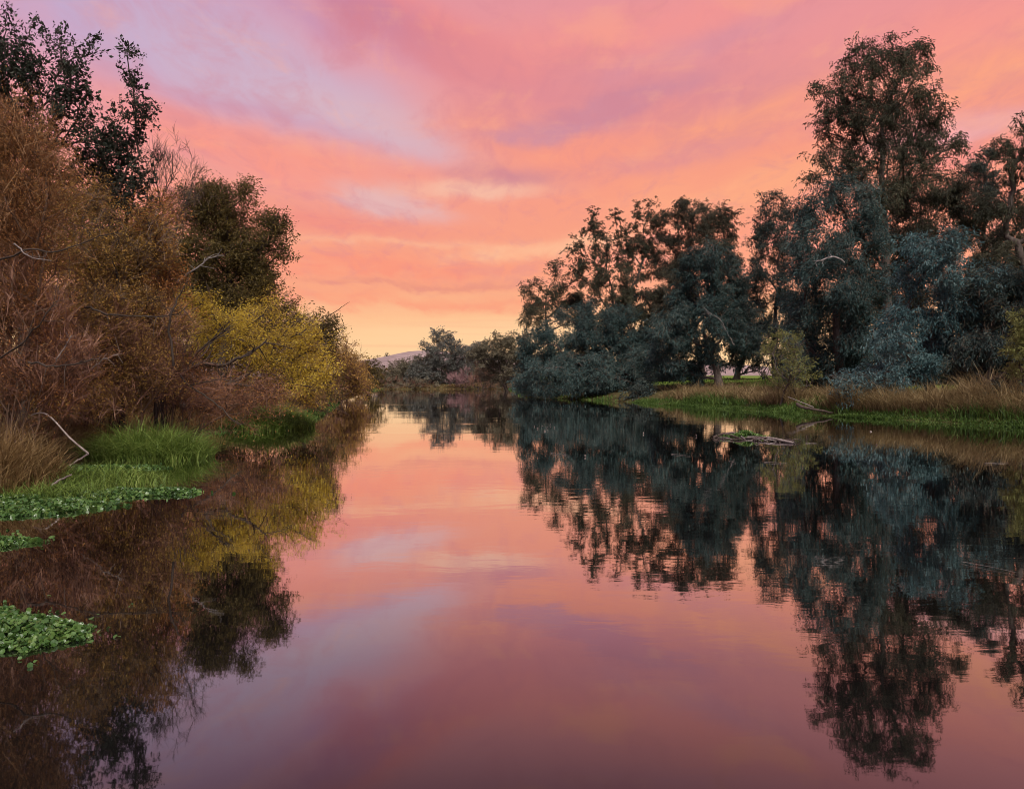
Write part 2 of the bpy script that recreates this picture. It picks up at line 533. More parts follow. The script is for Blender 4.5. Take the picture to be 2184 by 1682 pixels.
gl.inputs['Color'].default_value = (0.97, 0.97, 0.98, 1)
T.l.new(bp.outputs[0], gl.inputs['Normal'])
df = T.node('ShaderNodeBsdfDiffuse')
df.inputs['Color'].default_value = (0.005, 0.0048, 0.0045, 1)
lw = T.node('ShaderNodeLayerWeight')
lw.inputs['Blend'].default_value = 0.5
g_ = lambda v: (v, v, v, 1)
refl = T.ramp(lw.outputs['Facing'], [(0.0, g_(0.03)), (0.50, g_(0.07)), (0.58, g_(0.14)), (0.70, g_(0.40)), (0.79, g_(0.72)), (0.90, g_(0.93)), (1.0, g_(0.98))])
mx = T.node('ShaderNodeMixShader')
T.l.new(refl, mx.inputs[0])
T.l.new(df.outputs[0], mx.inputs[1])
T.l.new(gl.outputs[0], mx.inputs[2])
o_ = T.node('ShaderNodeOutputMaterial')
T.l.new(mx.outputs[0], o_.inputs['Surface'])
wv = [(-40, 0.5, 0), (45, 0.5, 0), (45, 140, 0), (-40, 140, 0)]
wt = new_mesh('water', wv, [[0, 1, 2, 3]], wm)
wt['kind'] = 'structure'

# dry hills far beyond the bend
hx = np.linspace(-900, 500, 141)
hy = np.linspace(560, 1500, 60)
HX, HY = np.meshgrid(hx, hy)


def bump(cx, cy, sx, sy, h):
    return h * np.exp(-((HX - cx) / sx) ** 2 - ((HY - cy) / sy) ** 2)


HZZ = -1.0 + bump(-100, 950, 60, 200, 18.5) + bump(-20, 1000, 90, 200, 15) + bump(-205, 1010, 80, 220, 11) + bump(-420, 1100, 200, 240, 18) + bump(200, 1150, 200, 240, 20)
HZZ += 0.9 * vnoise(HX, HY, 0.035, 21) * np.clip(HZZ / 8, 0, 1) + 0.5 * vnoise(HX, HY, 0.11, 22) * np.clip(HZZ / 8, 0, 1)
nv = np.arange(HX.size).reshape(HX.shape)
hq = np.stack([nv[:-1, :-1], nv[:-1, 1:], nv[1:, 1:], nv[1:, :-1]], -1).reshape(-1, 4)
hm = bpy.data.materials.new('hazed_dry_hill_grass')
hm.use_nodes = True
T = NT(hm.node_tree)
p = T.n['Principled BSDF']
geo = T.node('ShaderNodeNewGeometry')
n1 = T.noise(geo.outputs['Position'], 0.05, 8, 0.65, 0.5)
T.put(p.inputs['Base Color'], T.ramp(n1, [(0.3, (0.15, 0.115, 0.105, 1)), (0.5, (0.27, 0.20, 0.18, 1)), (0.7, (0.36, 0.28, 0.25, 1))]))  # dry grass colour with the distance haze tinted into it
p.inputs['Roughness'].default_value = 1.0
hill = new_mesh('hills', np.stack([HX, HY, HZZ], -1).reshape(-1, 3), hq, hm, smooth=True)
hill['kind'] = 'structure'


# ------------------------------------------------------------------ plants
STAT = {'tri': 0}


def skeleton(roots, attract, rng, kpath, bend):
    """roots: list of polylines (n,3); attract (m,3). Returns nodes, parents."""
    cap = sum(len(r) for r in roots) + len(attract) * 4 + 4
    P = np.zeros((cap, 3))
    D = np.zeros(cap)
    par = -np.ones(cap, int)
    n = 0
    for r in roots:
        for i, q in enumerate(r):
            P[n] = q
            if i:
                par[n] = n - 1
                D[n] = D[n - 1] + np.linalg.norm(q - P[n - 1])
            n += 1
    r0 = np.mean([r[0] for r in roots], axis=0)
    order = np.argsort(np.linalg.norm(attract - r0, axis=1))
    tips = []
    for a in attract[order]:
        v = a - P[:n]
        dist = np.linalg.norm(v, axis=1)
        cost = dist + kpath * D[:n] + np.maximum(P[:n, 2] - a[2], 0) * 0.8
        j = int(np.argmin(cost))
        d = dist[j]
        p0 = P[j].copy()
        k = j
        for s in (0.33, 0.67, 1.0):
            q = p0 + (a - p0) * s
            q[2] += bend * d * s * (1 - s)
            if s < 1:
                q += rng.normal(size=3) * d * 0.05
            P[n] = q
            par[n] = k
            D[n] = D[k] + d / 3
            k = n
            n += 1
        tips.append(k)
    return P[:n], par[:n], np.array(tips)


def chains(P, par, rtip, rpow, rbase):
    n = len(P)
    kids = [[] for _ in range(n)]
    for i in range(n):
        if par[i] >= 0:
            kids[par[i]].append(i)
    w = np.zeros(n)
    for i in range(n - 1, -1, -1):
        w[i] += 1 if not kids[i] else 0
        if par[i] >= 0:
            w[par[i]] += w[i]
    top = w.max()
    rad = rtip + (rbase - rtip) * (w / top) ** rpow
    out = []
    done = np.zeros(n, bool)
    for i in range(n):
        if done[i]:
            continue
        ch = [par[i], i] if par[i] >= 0 else [i]
        rr = [min(rad[par[i]], rad[i] * 1.25), rad[i]] if par[i] >= 0 else [rad[i]]
        done[i] = True
        c = i
        while kids[c]:
            nx = max(kids[c], key=lambda q: w[q])
            done[nx] = True
            ch.append(nx)
            rr.append(rad[nx])
            c = nx
        if len(ch) > 1:
            out.append((P[ch], np.array(rr), w[i]))
    return out


def resample(pts, rad, K):
    seg = np.linalg.norm(np.diff(pts, axis=0), axis=1)
    s = np.concatenate([[0], np.cumsum(seg)])
    t = np.linspace(0, s[-1], K)
    return np.stack([np.interp(t, s, pts[:, i]) for i in range(3)], -1), np.interp(t, s, rad)


def spray_leafy(rng, length, L, Wd, droop, r):
    """a twig along +X that sags, with fifteen leaves"""
    K = 5
    t = np.linspace(0, 1, K)
    ln = length * rng.uniform(0.8, 1.1)
    bx = rng.normal() * 0.12
    P = np.stack([ln * t * (1 - 0.25 * droop * t), ln * bx * t ** 2, -droop * 0.55 * ln * t ** 2], -1)
    v, q = tubes(P[None], (r * (1 - 0.7 * t))[None], 3)
    V, Q, mi, var = [v], [q], [0] * len(q), list(rng.uniform(0.2, 0.8, 1).repeat(len(q)))
    n = 15
    tt = np.sort(rng.uniform(0.08, 1.0, n))
    k0 = np.minimum((tt * (K - 1)).astype(int), K - 2)
    f = (tt * (K - 1) - k0)[:, None]
    p0 = P[k0] * (1 - f) + P[k0 + 1] * f
    tg = norm(P[k0 + 1] - P[k0])
    sub = rng.normal(size=(n, 3)) * np.array([0.1, 0.16, 0.12]) * length
    ax = norm(tg * 0.55 + rng.normal(size=(n, 3)) * 0.55 + np.array([0.1, 0, -droop * 0.6]))
    LL = L * rng.uniform(0.6, 1.25, n)
    lv, lq = leaves(p0 + sub, ax, LL, LL * (Wd / L), rng)
    V.append(lv)
    Q.append(lq + len(v))
    mi += [1] * n
    var += list(rng.uniform(0, 1, n))
    return np.concatenate(V), np.concatenate(Q), mi, var


def spray_bare(rng, length, droop, r):
    """a leafless branchlet along +X with eight side twigs"""
    K = 5
    t = np.linspace(0, 1, K)
    main = np.stack([length * t, length * 0.10 * rng.normal() * t ** 2, length * (0.10 * rng.normal() - droop * 0.5) * t ** 2], -1)
    TP, TR = [main], [r * 1.25 * (1 - 0.7 * t)]
    for k in range(8):
        s = rng.uniform(0.05, 0.85)
        p0 = np.array([np.interp(s, t, main[:, i]) for i in range(3)])
        d = norm(np.array([1.0, rng.normal() * 0.55, rng.normal() * 0.55 + 0.15]))
        ln = length * (0.35 + 0.5 * rng.uniform()) * (1.1 - 0.5 * s)
        cv = rng.normal(size=3) * 0.12
        TP.append(p0 + d * (ln * t)[:, None] + (cv - np.array([0, 0, droop * 0.45])) * (ln * t ** 2)[:, None])
        TR.append(r * (1 - 0.75 * t))
    v, q = tubes(np.stack(TP), np.stack(TR), 3)
    var = np.repeat(rng.uniform(0, 1, 9), (K - 1) * 3)
    return v, q, [0] * len(q), list(var)


def scatter(name, A, O, CV, nt, sprays, mats, rng, reach, up, root, flat):
    objs = []
    for v, q, mi, var in sprays:
        me = bpy.data.meshes.new('spray')
        me.from_pydata(v.tolist(), [], q.tolist())
        for m_ in mats:
            me.materials.append(m_)
        me.polygons.foreach_set('material_index', np.array(mi, dtype=np.int32))
        a = me.attributes.new('var', 'FLOAT', 'FACE')
        a.data.foreach_set('value', np.array(var, dtype=np.float32))
        objs.append(bpy.data.objects.new('spray', me))
        STAT['tri'] += 2 * len(q)
    nt = max(nt, 20)
    pick = rng.integers(len(A), size=nt)
    st = A[pick] + rng.normal(size=(nt, 3)) * reach * 0.30 * (1.3 if flat else 1.0)
    d = O[pick] * 0.6 + rng.normal(size=(nt, 3)) * 0.5 + np.array([0, 0, up])
    if flat:
        d[:, 2] *= 0.6
    d = norm(d)
    st -= d * reach * 0.35
    side = np.cross(np.array([0, 0, 1.0]) + rng.normal(size=(nt, 3)) * (0.15 if flat else 0.8), d)
    side = norm(side)
    upv = np.cross(d, side)
    # euler XYZ of the matrix with columns (d, side, upv)
    ry = np.arcsin(np.clip(-d[:, 2], -1, 1))
    rx = np.arctan2(side[:, 2], upv[:, 2])
    rz = np.arctan2(d[:, 1], d[:, 0])
    rot = np.stack([rx, ry, rz], -1)
    ok = st[:, 2] > 0.12
    st, rot, cv = st[ok], rot[ok], CV[pick][ok]
    n = len(st)
    me = bpy.data.meshes.new(name)
    me.vertices.add(n)
    me.vertices.foreach_set('co', st.astype(np.float32).ravel())
    a = me.attributes.new('rot', 'FLOAT_VECTOR', 'POINT')
    a.data.foreach_set('vector', rot.astype(np.float32).ravel())
    a = me.attributes.new('size', 'FLOAT', 'POINT')
    a.data.foreach_set('value', rng.uniform(0.55, 1.2, n).astype(np.float32))
    a = me.attributes.new('cv', 'FLOAT', 'POINT')
    a.data.foreach_set('value', np.clip(0.6 * cv + 0.4 * rng.uniform(0, 1, n), 0, 1).astype(np.float32))
    a = me.attributes.new('pick', 'INT', 'POINT')
    a.data.foreach_set('value', rng.integers(0, len(objs), n).astype(np.int32))
    for m_ in mats:
        me.materials.append(m_)
    o = bpy.data.objects.new(name, me)
    COL.objects.link(o)
    o.parent = root
    o.matrix_parent_inverse = root.matrix_world.inverted()
    o['kind'] = 'stuff'
    ng = bpy.data.node_groups.new(name, 'GeometryNodeTree')
    ng.interface.new_socket('Geometry', in_out='INPUT', socket_type='NodeSocketGeometry')
    ng.interface.new_socket('Geometry', in_out='OUTPUT', socket_type='NodeSocketGeometry')
    N, Lk = ng.nodes, ng.links
    gi, go = N.new('NodeGroupInput'), N.new('NodeGroupOutput')
    g2i = N.new('GeometryNodeGeometryToInstance')
    for ob in reversed(objs):
        oi = N.new('GeometryNodeObjectInfo')
        oi.inputs['Object'].default_value = ob
        Lk.new(oi.outputs['Geometry'], g2i.inputs[0])
    iop = N.new('GeometryNodeInstanceOnPoints')
    iop.inputs['Pick Instance'].default_value = True

    def named(nm, ty):
        na = N.new('GeometryNodeInputNamedAttribute')
        na.data_type = ty
        na.inputs['Name'].default_value = nm
        return na.outputs['Attribute']
    e2r = N.new('FunctionNodeEulerToRotation')
    Lk.new(named('rot', 'FLOAT_VECTOR'), e2r.inputs[0])
    m2p = N.new('GeometryNodeMeshToPoints')
    Lk.new(gi.outputs[0], m2p.inputs[0])
    Lk.new(m2p.outputs[0], iop.inputs['Points'])
    Lk.new(g2i.outputs[0], iop.inputs['Instance'])
    Lk.new(named('pick', 'INT'), iop.inputs['Instance Index'])
    Lk.new(e2r.outputs[0], iop.inputs['Rotation'])
    Lk.new(named('size', 'FLOAT'), iop.inputs['Scale'])
    Lk.new(iop.outputs[0], go.inputs[0])
    md = o.modifiers.new('sprays', 'NODES')
    md.node_group = ng
    STAT['inst'] = STAT.get('inst', 0) + n
    return o


def plant(name, label, cat, base, blobs, seed, leaf=None, cover=3.0, L=0.2, Wd=0.05, droop=0.6, twig=None, twig_len=0.6, twig_r=0.006,
          twig_cover=0.0, attr=1.0, bark='bark_dark', trunk_r=0.12, roots=None, kpath=0.35, bend=0.1, up=0.35, shell=0.5, group=None,
          extra=(), lift=0.0, spread=1.0):
    """base = (px, depth); blobs = (px, py, rx, ry, depth offset in metres)"""
    rng = np.random.default_rng(seed)
    by = base[1]
    bx = (base[0] - 1092) / F * by
    bz = float(ground_z(bx, by))
    bz = max(bz, -0.3)
    root = thing(name, label, cat, (bx, by, bz), group)
    bl = []
    cover = cover * 1.7
    for q in blobs:
        px, py, rx, ry = q[:4]
        y = by + (q[4] if len(q) > 4 else rng.normal() * rx / F * by * 0.5)
        c = at(px, py, y)
        r = np.array([rx, 0.5 * (rx + min(rx, ry)) * 0.95, ry]) / F * y
        bl.append((c, r))
    area = sum(np.pi * r[0] * r[2] for c, r in bl)
    sc = np.sqrt(area)
    # attractors
    A, O, CV = [], [], []
    unit = twig_len * 0.55
    for c, r in bl:
        m = max(4, int(attr * 1.3 * np.pi * r[0] * r[2] / unit ** 2 / 2))
        d = norm(rng.normal(size=(m, 3)))
        rr = rng.uniform(0, 1, m) ** (1 / (3 + 3 * shell)) * 0.93
        rr *= 1 + 0.10 * rng.normal(size=m)
        pts = c + d * r * rr[:, None]
        A.append(pts)
        O.append(norm(d * r))
        CV.append(np.full(m, rng.uniform(0, 1)))
    A = np.concatenate(A)
    O = np.concatenate(O)
    CV = np.concatenate(CV)
    gz = ground_z(A[:, 0], A[:, 1])
    ok = A[:, 2] > np.maximum(gz, 0) + 0.15
    A, O, CV = A[ok], O[ok], CV[ok]
    # skeleton
    if roots is None:
        cz = np.mean([c for c, r in bl], axis=0)
        top = np.array([bl[0][0][0] * 0.3 + cz[0] * 0.7, cz[1], bz + (cz[2] - bz) * 0.75])
        b0 = np.array([bx, by, bz - 0.15])
        mid = (b0 * 0.6 + top * 0.4) + np.array([rng.normal() * 0.03 * sc, rng.normal() * 0.03 * sc, 0])
        roots = [bezier_path([b0, b0 + (mid - b0) * 0.5 + [0, 0, 0.02 * sc], mid, top], 9)]
    elif isinstance(roots, int):
        k = roots
        rl = []
        for i in range(k):
            tgt = bl[rng.integers(len(bl))][0] + rng.normal(size=3) * 0.2
            b0 = np.array([bx + rng.normal() * 0.10 * sc * spread, by + rng.normal() * 0.06 * sc, bz - 0.1])
            tp = b0 + (tgt - b0) * rng.uniform(0.35, 0.6)
            mid = (b0 + tp) / 2 + np.array([0, 0, 0.06 * sc])
            rl.append(bezier_path([b0, mid, tp], 5))
        roots = rl
    else:
        roots = [bezier_path(r, 9) for r in roots]
    skA = A
    if len(A) > 420:
        skA = A[rng.choice(len(A), 420, replace=False)]
    P, par, tips = skeleton(roots, skA, rng, kpath, bend)
    ch = chains(P, par, twig_r * 1.6, 0.55, trunk_r)
    ch.sort(key=lambda q: -q[1][:3].max() * 1.0 - q[2] * 1e-6)
    nroot = len(roots)
    tr = [c for c in ch if c[1].max() > trunk_r * 0.8][:max(1, nroot)]
    if not tr:
        tr = ch[:1]
    ids = {id(c) for c in tr}
    for c in tr:
        pr, rr = resample(c[0], c[1], 22)
        s = np.linspace(0, 1, 22)
        pr[1:-1] += rng.normal(size=(20, 3)) * 0.04 * trunk_r * 3
        rr = rr * (1 + 0.55 * np.exp(-s * 22 * 0.6))
        v, q = tubes(pr[None], rr[None], 9)
        new_mesh('trunk' if nroot == 1 else 'stem', v, q, M[bark], smooth=True, parent=root)
        STAT['tri'] += 2 * len(q)
    rest = [resample(c[0], c[1], 8) for c in ch if id(c) not in ids]
    if rest:
        PP = np.stack([r[0] for r in rest])
        PP[:, 1:-1] += rng.normal(size=PP[:, 1:-1].shape) * 0.012 * np.linalg.norm(PP[:, -1] - PP[:, 0], axis=1)[:, None, None]
        v, q = tubes(PP, np.stack([r[1] for r in rest]), 5)
        new_mesh('branches', v, q, M[bark], smooth=True, parent=root, kind='stuff')
        STAT['tri'] += 2 * len(q)
    # sprays of twigs and leaves, one small set of shapes per plant, placed by the thousand over the crown
    if leaf:
        one = 15 * 0.55 * L * Wd
        nt = int(area * cover / one)
        sprays = [spray_leafy(rng, twig_len, L, Wd, droop, twig_r) for _ in range(4)]
        mats = [M[twig or 'twig_dark'], M[leaf]]
        scatter('crown', A, O, CV, nt, sprays, mats, rng, twig_len, up, root, flat=True)
    if twig_cover > 0:
        one = 9 * twig_len * 0.6 * twig_r * 1.6
        nt = int(area * twig_cover / one)
        sprays = [spray_bare(rng, twig_len, droop, twig_r) for _ in range(4)]
        scatter('twigs', A, O, CV, nt, sprays, [M[twig or 'twig_dark']], rng, twig_len, up, root, flat=False)
    for nm, pts, r0, r1, mt, lb in extra:
        pr = bezier_path([at(*p_) for p_ in pts], 16)
        ln_ = np.linalg.norm(pr[-1] - pr[0])
        kn = np.cumsum(rng.normal(size=(16, 3)), axis=0)
        kn -= np.linspace(0, 1, 16)[:, None] * kn[-1] + (1 - np.linspace(0, 1, 16))[:, None] * kn[0]
        pr = pr + kn * ln_ * 0.014
        v, q = tubes(pr[None], np.linspace(r0, r1, 16)[None], 7)
        e = new_mesh(nm, v, q, M[mt], smooth=True, parent=root)
        if lb:
            e['label'] = lb
        if nm == 'limb':
            sp, sr = [], []
            for i in range(4, 15):
                if rng.uniform() < 0.75:
                    tgd = norm(pr[i] - pr[i - 1])
                    dd = norm(tgd + rng.normal(size=3) * 0.7)
                    l2 = ln_ * rng.uniform(0.10, 0.28)
                    tt = np.linspace(0, 1, 5)[:, None]
                    sp.append(pr[i] + dd * l2 * tt + rng.normal(size=3) * 0.25 * l2 * tt ** 2)
                    sr.append(np.linspace(0.35, 0.15, 5) * r0)
            v, q = tubes(np.stack(sp), np.stack(sr), 4)
            new_mesh('side_twigs', v, q, M[mt], smooth=True, parent=root, kind='stuff')
    return root


GR = 'gum trees along the right bank'
gum = dict(cat='tree', bark='bark_gum', twig='twig_brown', L=0.24, Wd=0.062, droop=1.0, twig_len=0.75, twig_r=0.009, twig_cover=0.04, attr=0.5, group=GR)


def G(label, base, blobs, seed, leaf, **kw):
    a = dict(gum)
    a.update(kw)
    cat = a.pop('cat')
    return plant('gum_tree', label, cat, base, blobs, seed, leaf=leaf, **a)


# --- right bank, from the far end towards the camera
G('small open crowned gum tree at the water end of the right bank', (1190, 88), [(1135, 622, 24, 34), (1120, 665, 18, 30), (1185, 598, 24, 38), (1222, 620, 30, 44), (1165, 660, 40, 36), (1215, 670, 40, 36), (1190, 572, 10, 22)],
  101, 'gum_top', cover=1.9, trunk_r=0.14)
G('low blue-green gum leaning out over the water from a slanting pale trunk', (1388, 74), [(1150, 745, 45, 55), (1210, 715, 60, 60), (1280, 690, 60, 60), (1180, 800, 66, 42), (1260, 790, 75, 48), (1340, 720, 50, 70), (1330, 800, 55, 42), (1125, 815, 26, 22), (1370, 760, 30, 50)],
  102, 'gum_teal', cover=3.6, trunk_r=0.22, roots=[[at(1388, 850, 74), at(1345, 805, 74), at(1300, 765, 74.5), at(1270, 720, 75)]])
G('tall thin gum with a row of pointed leafy tips', (1320, 86), [(1262, 478, 20, 34), (1285, 520, 22, 40), (1318, 482, 14, 46), (1354, 462, 12, 36), (1336, 530, 24, 40), (1392, 456, 16, 38), (1230, 545, 18, 50), (1262, 580, 32, 40), (1310, 590, 38, 48), (1362, 560, 28, 50), (1290, 650, 60, 45), (1360, 640, 40, 50), (1380, 510, 22, 40)],
  103, 'gum_top', cover=2.2, trunk_r=0.2, twig_len=0.55, attr=0.5)
G('broad domed gum with brown topped crown beside the pointed one', (1500, 84), [(1425, 480, 30, 42), (1470, 450, 36, 32), (1510, 455, 34, 36), (1550, 480, 26, 36), (1562, 540, 20, 46), (1500, 520, 62, 52), (1430, 550, 42, 52), (1490, 600, 70, 60), (1440, 640, 50, 60)],
  104, 'gum_brown', cover=3.0, trunk_r=0.24)
G('rounded blue-green gum on a stout dark trunk above the lawn', (1535, 68), [(1520, 555, 48, 50), (1470, 610, 50, 60), (1548, 620, 44, 70), (1500, 690, 80, 66), (1430, 690, 44, 60), (1430, 760, 46, 50), (1590, 700, 40, 70), (1540, 750, 62, 40), (1470, 790, 46, 32)],
  105, 'gum_teal', cover=3.6, trunk_r=0.26,
  extra=[('limb', [(1566, 735, 66.2), (1548, 700, 65.8), (1520, 672, 65.4), (1500, 655, 65.3)], 0.04, 0.012, 'bark_pale', 'pale bare limb showing through the leaves')])
G('narrow upright gum in the gap between the domed and the tallest tree', (1655, 78), [(1660, 436, 40, 28), (1625, 470, 26, 34), (1690, 470, 26, 40), (1655, 510, 48, 46), (1612, 530, 18, 40), (1640, 590, 40, 56), (1690, 580, 30, 60), (1650, 680, 36, 60), (1680, 750, 40, 50)],
  106, 'gum_dark', cover=2.3, trunk_r=0.2)
G('tallest gum tree with see-through rounded top above all the others', (1890, 60),
  [(1850, 116, 42, 36), (1905, 108, 50, 30), (1950, 136, 36, 44), (1800, 150, 30, 26), (1885, 170, 70, 46), (1775, 205, 44, 46), (1830, 225, 50, 46), (1920, 225, 50, 50), (1965, 210, 30, 46), (1995, 245, 28, 34), (1768, 275, 36, 46), (1850, 300, 52, 46), (1955, 300, 50, 42), (2022, 310, 26, 36), (1800, 340, 44, 36), (1760, 340, 22, 30), (1900, 370, 46, 30), (1985, 350, 44, 34), (1735, 372, 18, 24), (1880, 240, 50, 40, -3), (1900, 320, 46, 36, -3), (1880, 400, 60, 40, -3), (1840, 370, 40, 36, -2), (1985, 280, 30, 40), (1950, 375, 40, 30, -2)],
  107, 'gum_top', cover=2.2, trunk_r=0.28, shell=0.25, attr=0.8, kpath=0.45,
  roots=[[at(1900, 830, 60), at(1893, 640, 60), at(1888, 500, 60), at(1880, 380, 60), at(1885, 260, 60)]])
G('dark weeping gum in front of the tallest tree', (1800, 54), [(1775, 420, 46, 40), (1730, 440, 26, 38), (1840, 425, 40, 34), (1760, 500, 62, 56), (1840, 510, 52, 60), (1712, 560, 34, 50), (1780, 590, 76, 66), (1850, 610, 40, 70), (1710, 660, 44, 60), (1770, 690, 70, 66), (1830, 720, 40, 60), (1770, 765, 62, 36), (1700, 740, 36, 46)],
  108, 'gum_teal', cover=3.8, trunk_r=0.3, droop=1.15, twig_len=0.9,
  extra=[('limb', [(1800, 560, 51.4), (1775, 545, 51.0), (1752, 556, 50.9), (1738, 560, 50.8)], 0.06, 0.02, 'bark_pale', 'pale dead limb across the dark foliage')])
G('brown tinged gum filling the skyline behind the blue-green shrub', (2040, 62), [(1960, 420, 60, 44), (2030, 400, 46, 44), (2070, 440, 44, 46), (1930, 480, 50, 50), (2000, 500, 66, 52), (2080, 520, 50, 50), (1940, 570, 46, 60), (2120, 470, 30, 46), (2120, 560, 40, 50), (1930, 650, 40, 60)],
  109, 'gum_brown', cover=3.3, trunk_r=0.3)
G('pair of small pointed gum tips at the skyline near the open tree', (2100, 72), [(2088, 345, 12, 22), (2112, 335, 10, 26), (2076, 365, 12, 18), (2095, 385, 26, 26), (2125, 390, 24, 40), (2105, 430, 32, 40)],
  110, 'gum_dark', cover=3.2, trunk_r=0.16)
G('open airy gum at the end of the row cut by the picture edge', (2215, 50), [(2165, 290, 22, 32), (2200, 280, 40, 44), (2150, 345, 24, 34), (2195, 360, 46, 46), (2160, 420, 26, 40), (2200, 450, 50, 50), (2170, 500, 36, 46), (2215, 560, 60, 60), (2150, 560, 24, 36)],
  111, 'gum_top', cover=1.9, trunk_r=0.26)
G('bright blue-green gum with foliage sweeping down to the reeds', (1990, 44), [(2005, 540, 62, 44), (1950, 590, 40, 46), (2040, 600, 60, 50), (1985, 650, 66, 52), (1925, 690, 46, 42), (1960, 740, 62, 46), (1880, 740, 42, 36), (1850, 790, 48, 28), (1920, 790, 56, 36), (2030, 700, 50, 60), (1820, 815, 34, 18), (1860, 825, 36, 20), (1990, 790, 40, 32)],
  112, 'gum_blue', cover=3.8, trunk_r=0.22, L=0.21, Wd=0.056)
G('grey-olive gum with streaming twigs beside the bright blue-green one', (2110, 43), [(2120, 590, 56, 50), (2090, 650, 56, 56), (2160, 650, 50, 60), (2070, 720, 48, 50), (2130, 730, 60, 56), (2180, 730, 40, 60), (2110, 790, 60, 36), (2050, 780, 30, 34), (2200, 620, 50, 60)],
  113, 'gum_dark', cover=3.6, trunk_r=0.2, L=0.21, Wd=0.056, twig_cover=0.12)
plant('shrub', 'yellow-green leafy shrub at the picture edge under the open gum', 'shrub', (2192, 37), [(2182, 700, 22, 34), (2176, 760, 24, 40), (2200, 740, 36, 60), (2190, 810, 34, 30)],
      114, leaf='light_green', cover=3.0, L=0.15, Wd=0.06, droop=0.4, twig='twig_brown', twig_len=0.5, twig_cover=0.05, bark='bark_dark', trunk_r=0.05, roots=3)
plant('shrub', 'dark low shrub by the reeds at the right picture edge', 'shrub', (2165, 37.5), [(2160, 835, 34, 34), (2190, 850, 34, 34), (2130, 850, 26, 26)],
      115, leaf='gum_dark', cover=3.4, L=0.15, Wd=0.05, droop=0.5, twig_len=0.5, twig_cover=0.05, trunk_r=0.05, roots=3)
plant('sapling', 'thin yellow-green sapling standing in the reeds before the dark trees', 'sapling', (1688, 49), [(1668, 712, 26, 26), (1700, 740, 32, 30), (1650, 760, 30, 28), (1690, 785, 44, 32), (1660, 810, 34, 22), (1720, 800, 26, 28)],
      116, leaf='light_green', cover=0.75, L=0.15, Wd=0.05, droop=0.3, twig='twig_brown', twig_len=0.6, twig_cover=0.06, bark='bark_gum', trunk_r=0.05, roots=4, up=0.8)
for i, (lb, base, blobs, lf) in enumerate([
    ('shaded gum trunk with high dark crown behind the lawn', (1570, 82), [(1590, 640, 40, 60), (1560, 700, 50, 50), (1610, 720, 40, 50), (1640, 770, 40, 30)], 'gum_dark'),
    ('dark bushy gum filling the gap under the row of pointed tips', (1400, 92), [(1330, 700, 60, 60), (1400, 720, 50, 70), (1380, 640, 40, 40), (1420, 790, 40, 34), (1300, 760, 60, 50)], 'gum_dark'),
    ('dark gum standing deep in the grove under the tallest tree', (1870, 74), [(1880, 560, 60, 70), (1860, 680, 70, 70), (1940, 700, 60, 70), (1800, 740, 70, 50), (1890, 460, 50, 50)], 'gum_brown'),
    ('dark gum deep behind the grey-olive one', (2130, 70), [(2060, 620, 70, 70), (2150, 600, 60, 70), (2120, 720, 80, 70), (2190, 500, 50, 70), (2200, 700, 60, 90)], 'gum_brown')]):
    G(lb, base, blobs, 130 + i, lf, cover=2.8, L=0.3, Wd=0.09, trunk_r=0.24)

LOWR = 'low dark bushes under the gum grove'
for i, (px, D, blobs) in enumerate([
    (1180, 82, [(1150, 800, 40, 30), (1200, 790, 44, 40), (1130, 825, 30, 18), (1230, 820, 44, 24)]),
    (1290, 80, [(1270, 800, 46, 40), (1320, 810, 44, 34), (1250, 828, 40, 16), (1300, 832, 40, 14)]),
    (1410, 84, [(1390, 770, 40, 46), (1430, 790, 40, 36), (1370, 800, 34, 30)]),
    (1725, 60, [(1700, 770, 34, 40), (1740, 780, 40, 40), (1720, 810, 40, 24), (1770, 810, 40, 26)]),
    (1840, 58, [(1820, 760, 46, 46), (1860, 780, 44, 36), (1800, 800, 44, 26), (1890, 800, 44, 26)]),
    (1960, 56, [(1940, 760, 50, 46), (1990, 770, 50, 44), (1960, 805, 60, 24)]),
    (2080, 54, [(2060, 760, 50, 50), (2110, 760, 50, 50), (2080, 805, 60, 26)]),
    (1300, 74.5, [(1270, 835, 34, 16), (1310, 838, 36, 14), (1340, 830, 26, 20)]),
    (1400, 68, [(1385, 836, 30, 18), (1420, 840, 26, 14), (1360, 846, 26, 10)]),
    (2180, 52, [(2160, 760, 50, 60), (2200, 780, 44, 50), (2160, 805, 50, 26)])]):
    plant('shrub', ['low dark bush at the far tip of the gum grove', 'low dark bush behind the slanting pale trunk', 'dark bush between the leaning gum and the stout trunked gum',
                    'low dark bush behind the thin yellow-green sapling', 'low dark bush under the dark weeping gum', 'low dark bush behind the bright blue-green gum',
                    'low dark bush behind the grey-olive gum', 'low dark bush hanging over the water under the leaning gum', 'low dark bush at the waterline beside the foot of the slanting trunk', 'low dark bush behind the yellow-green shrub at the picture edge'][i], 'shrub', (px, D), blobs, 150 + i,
          leaf='gum_dark', cover=3.4, L=0.26, Wd=0.085, droop=0.6, twig_len=0.9, twig_r=0.01, trunk_r=0.06, roots=4, bark='bark_gum', group=LOWR)

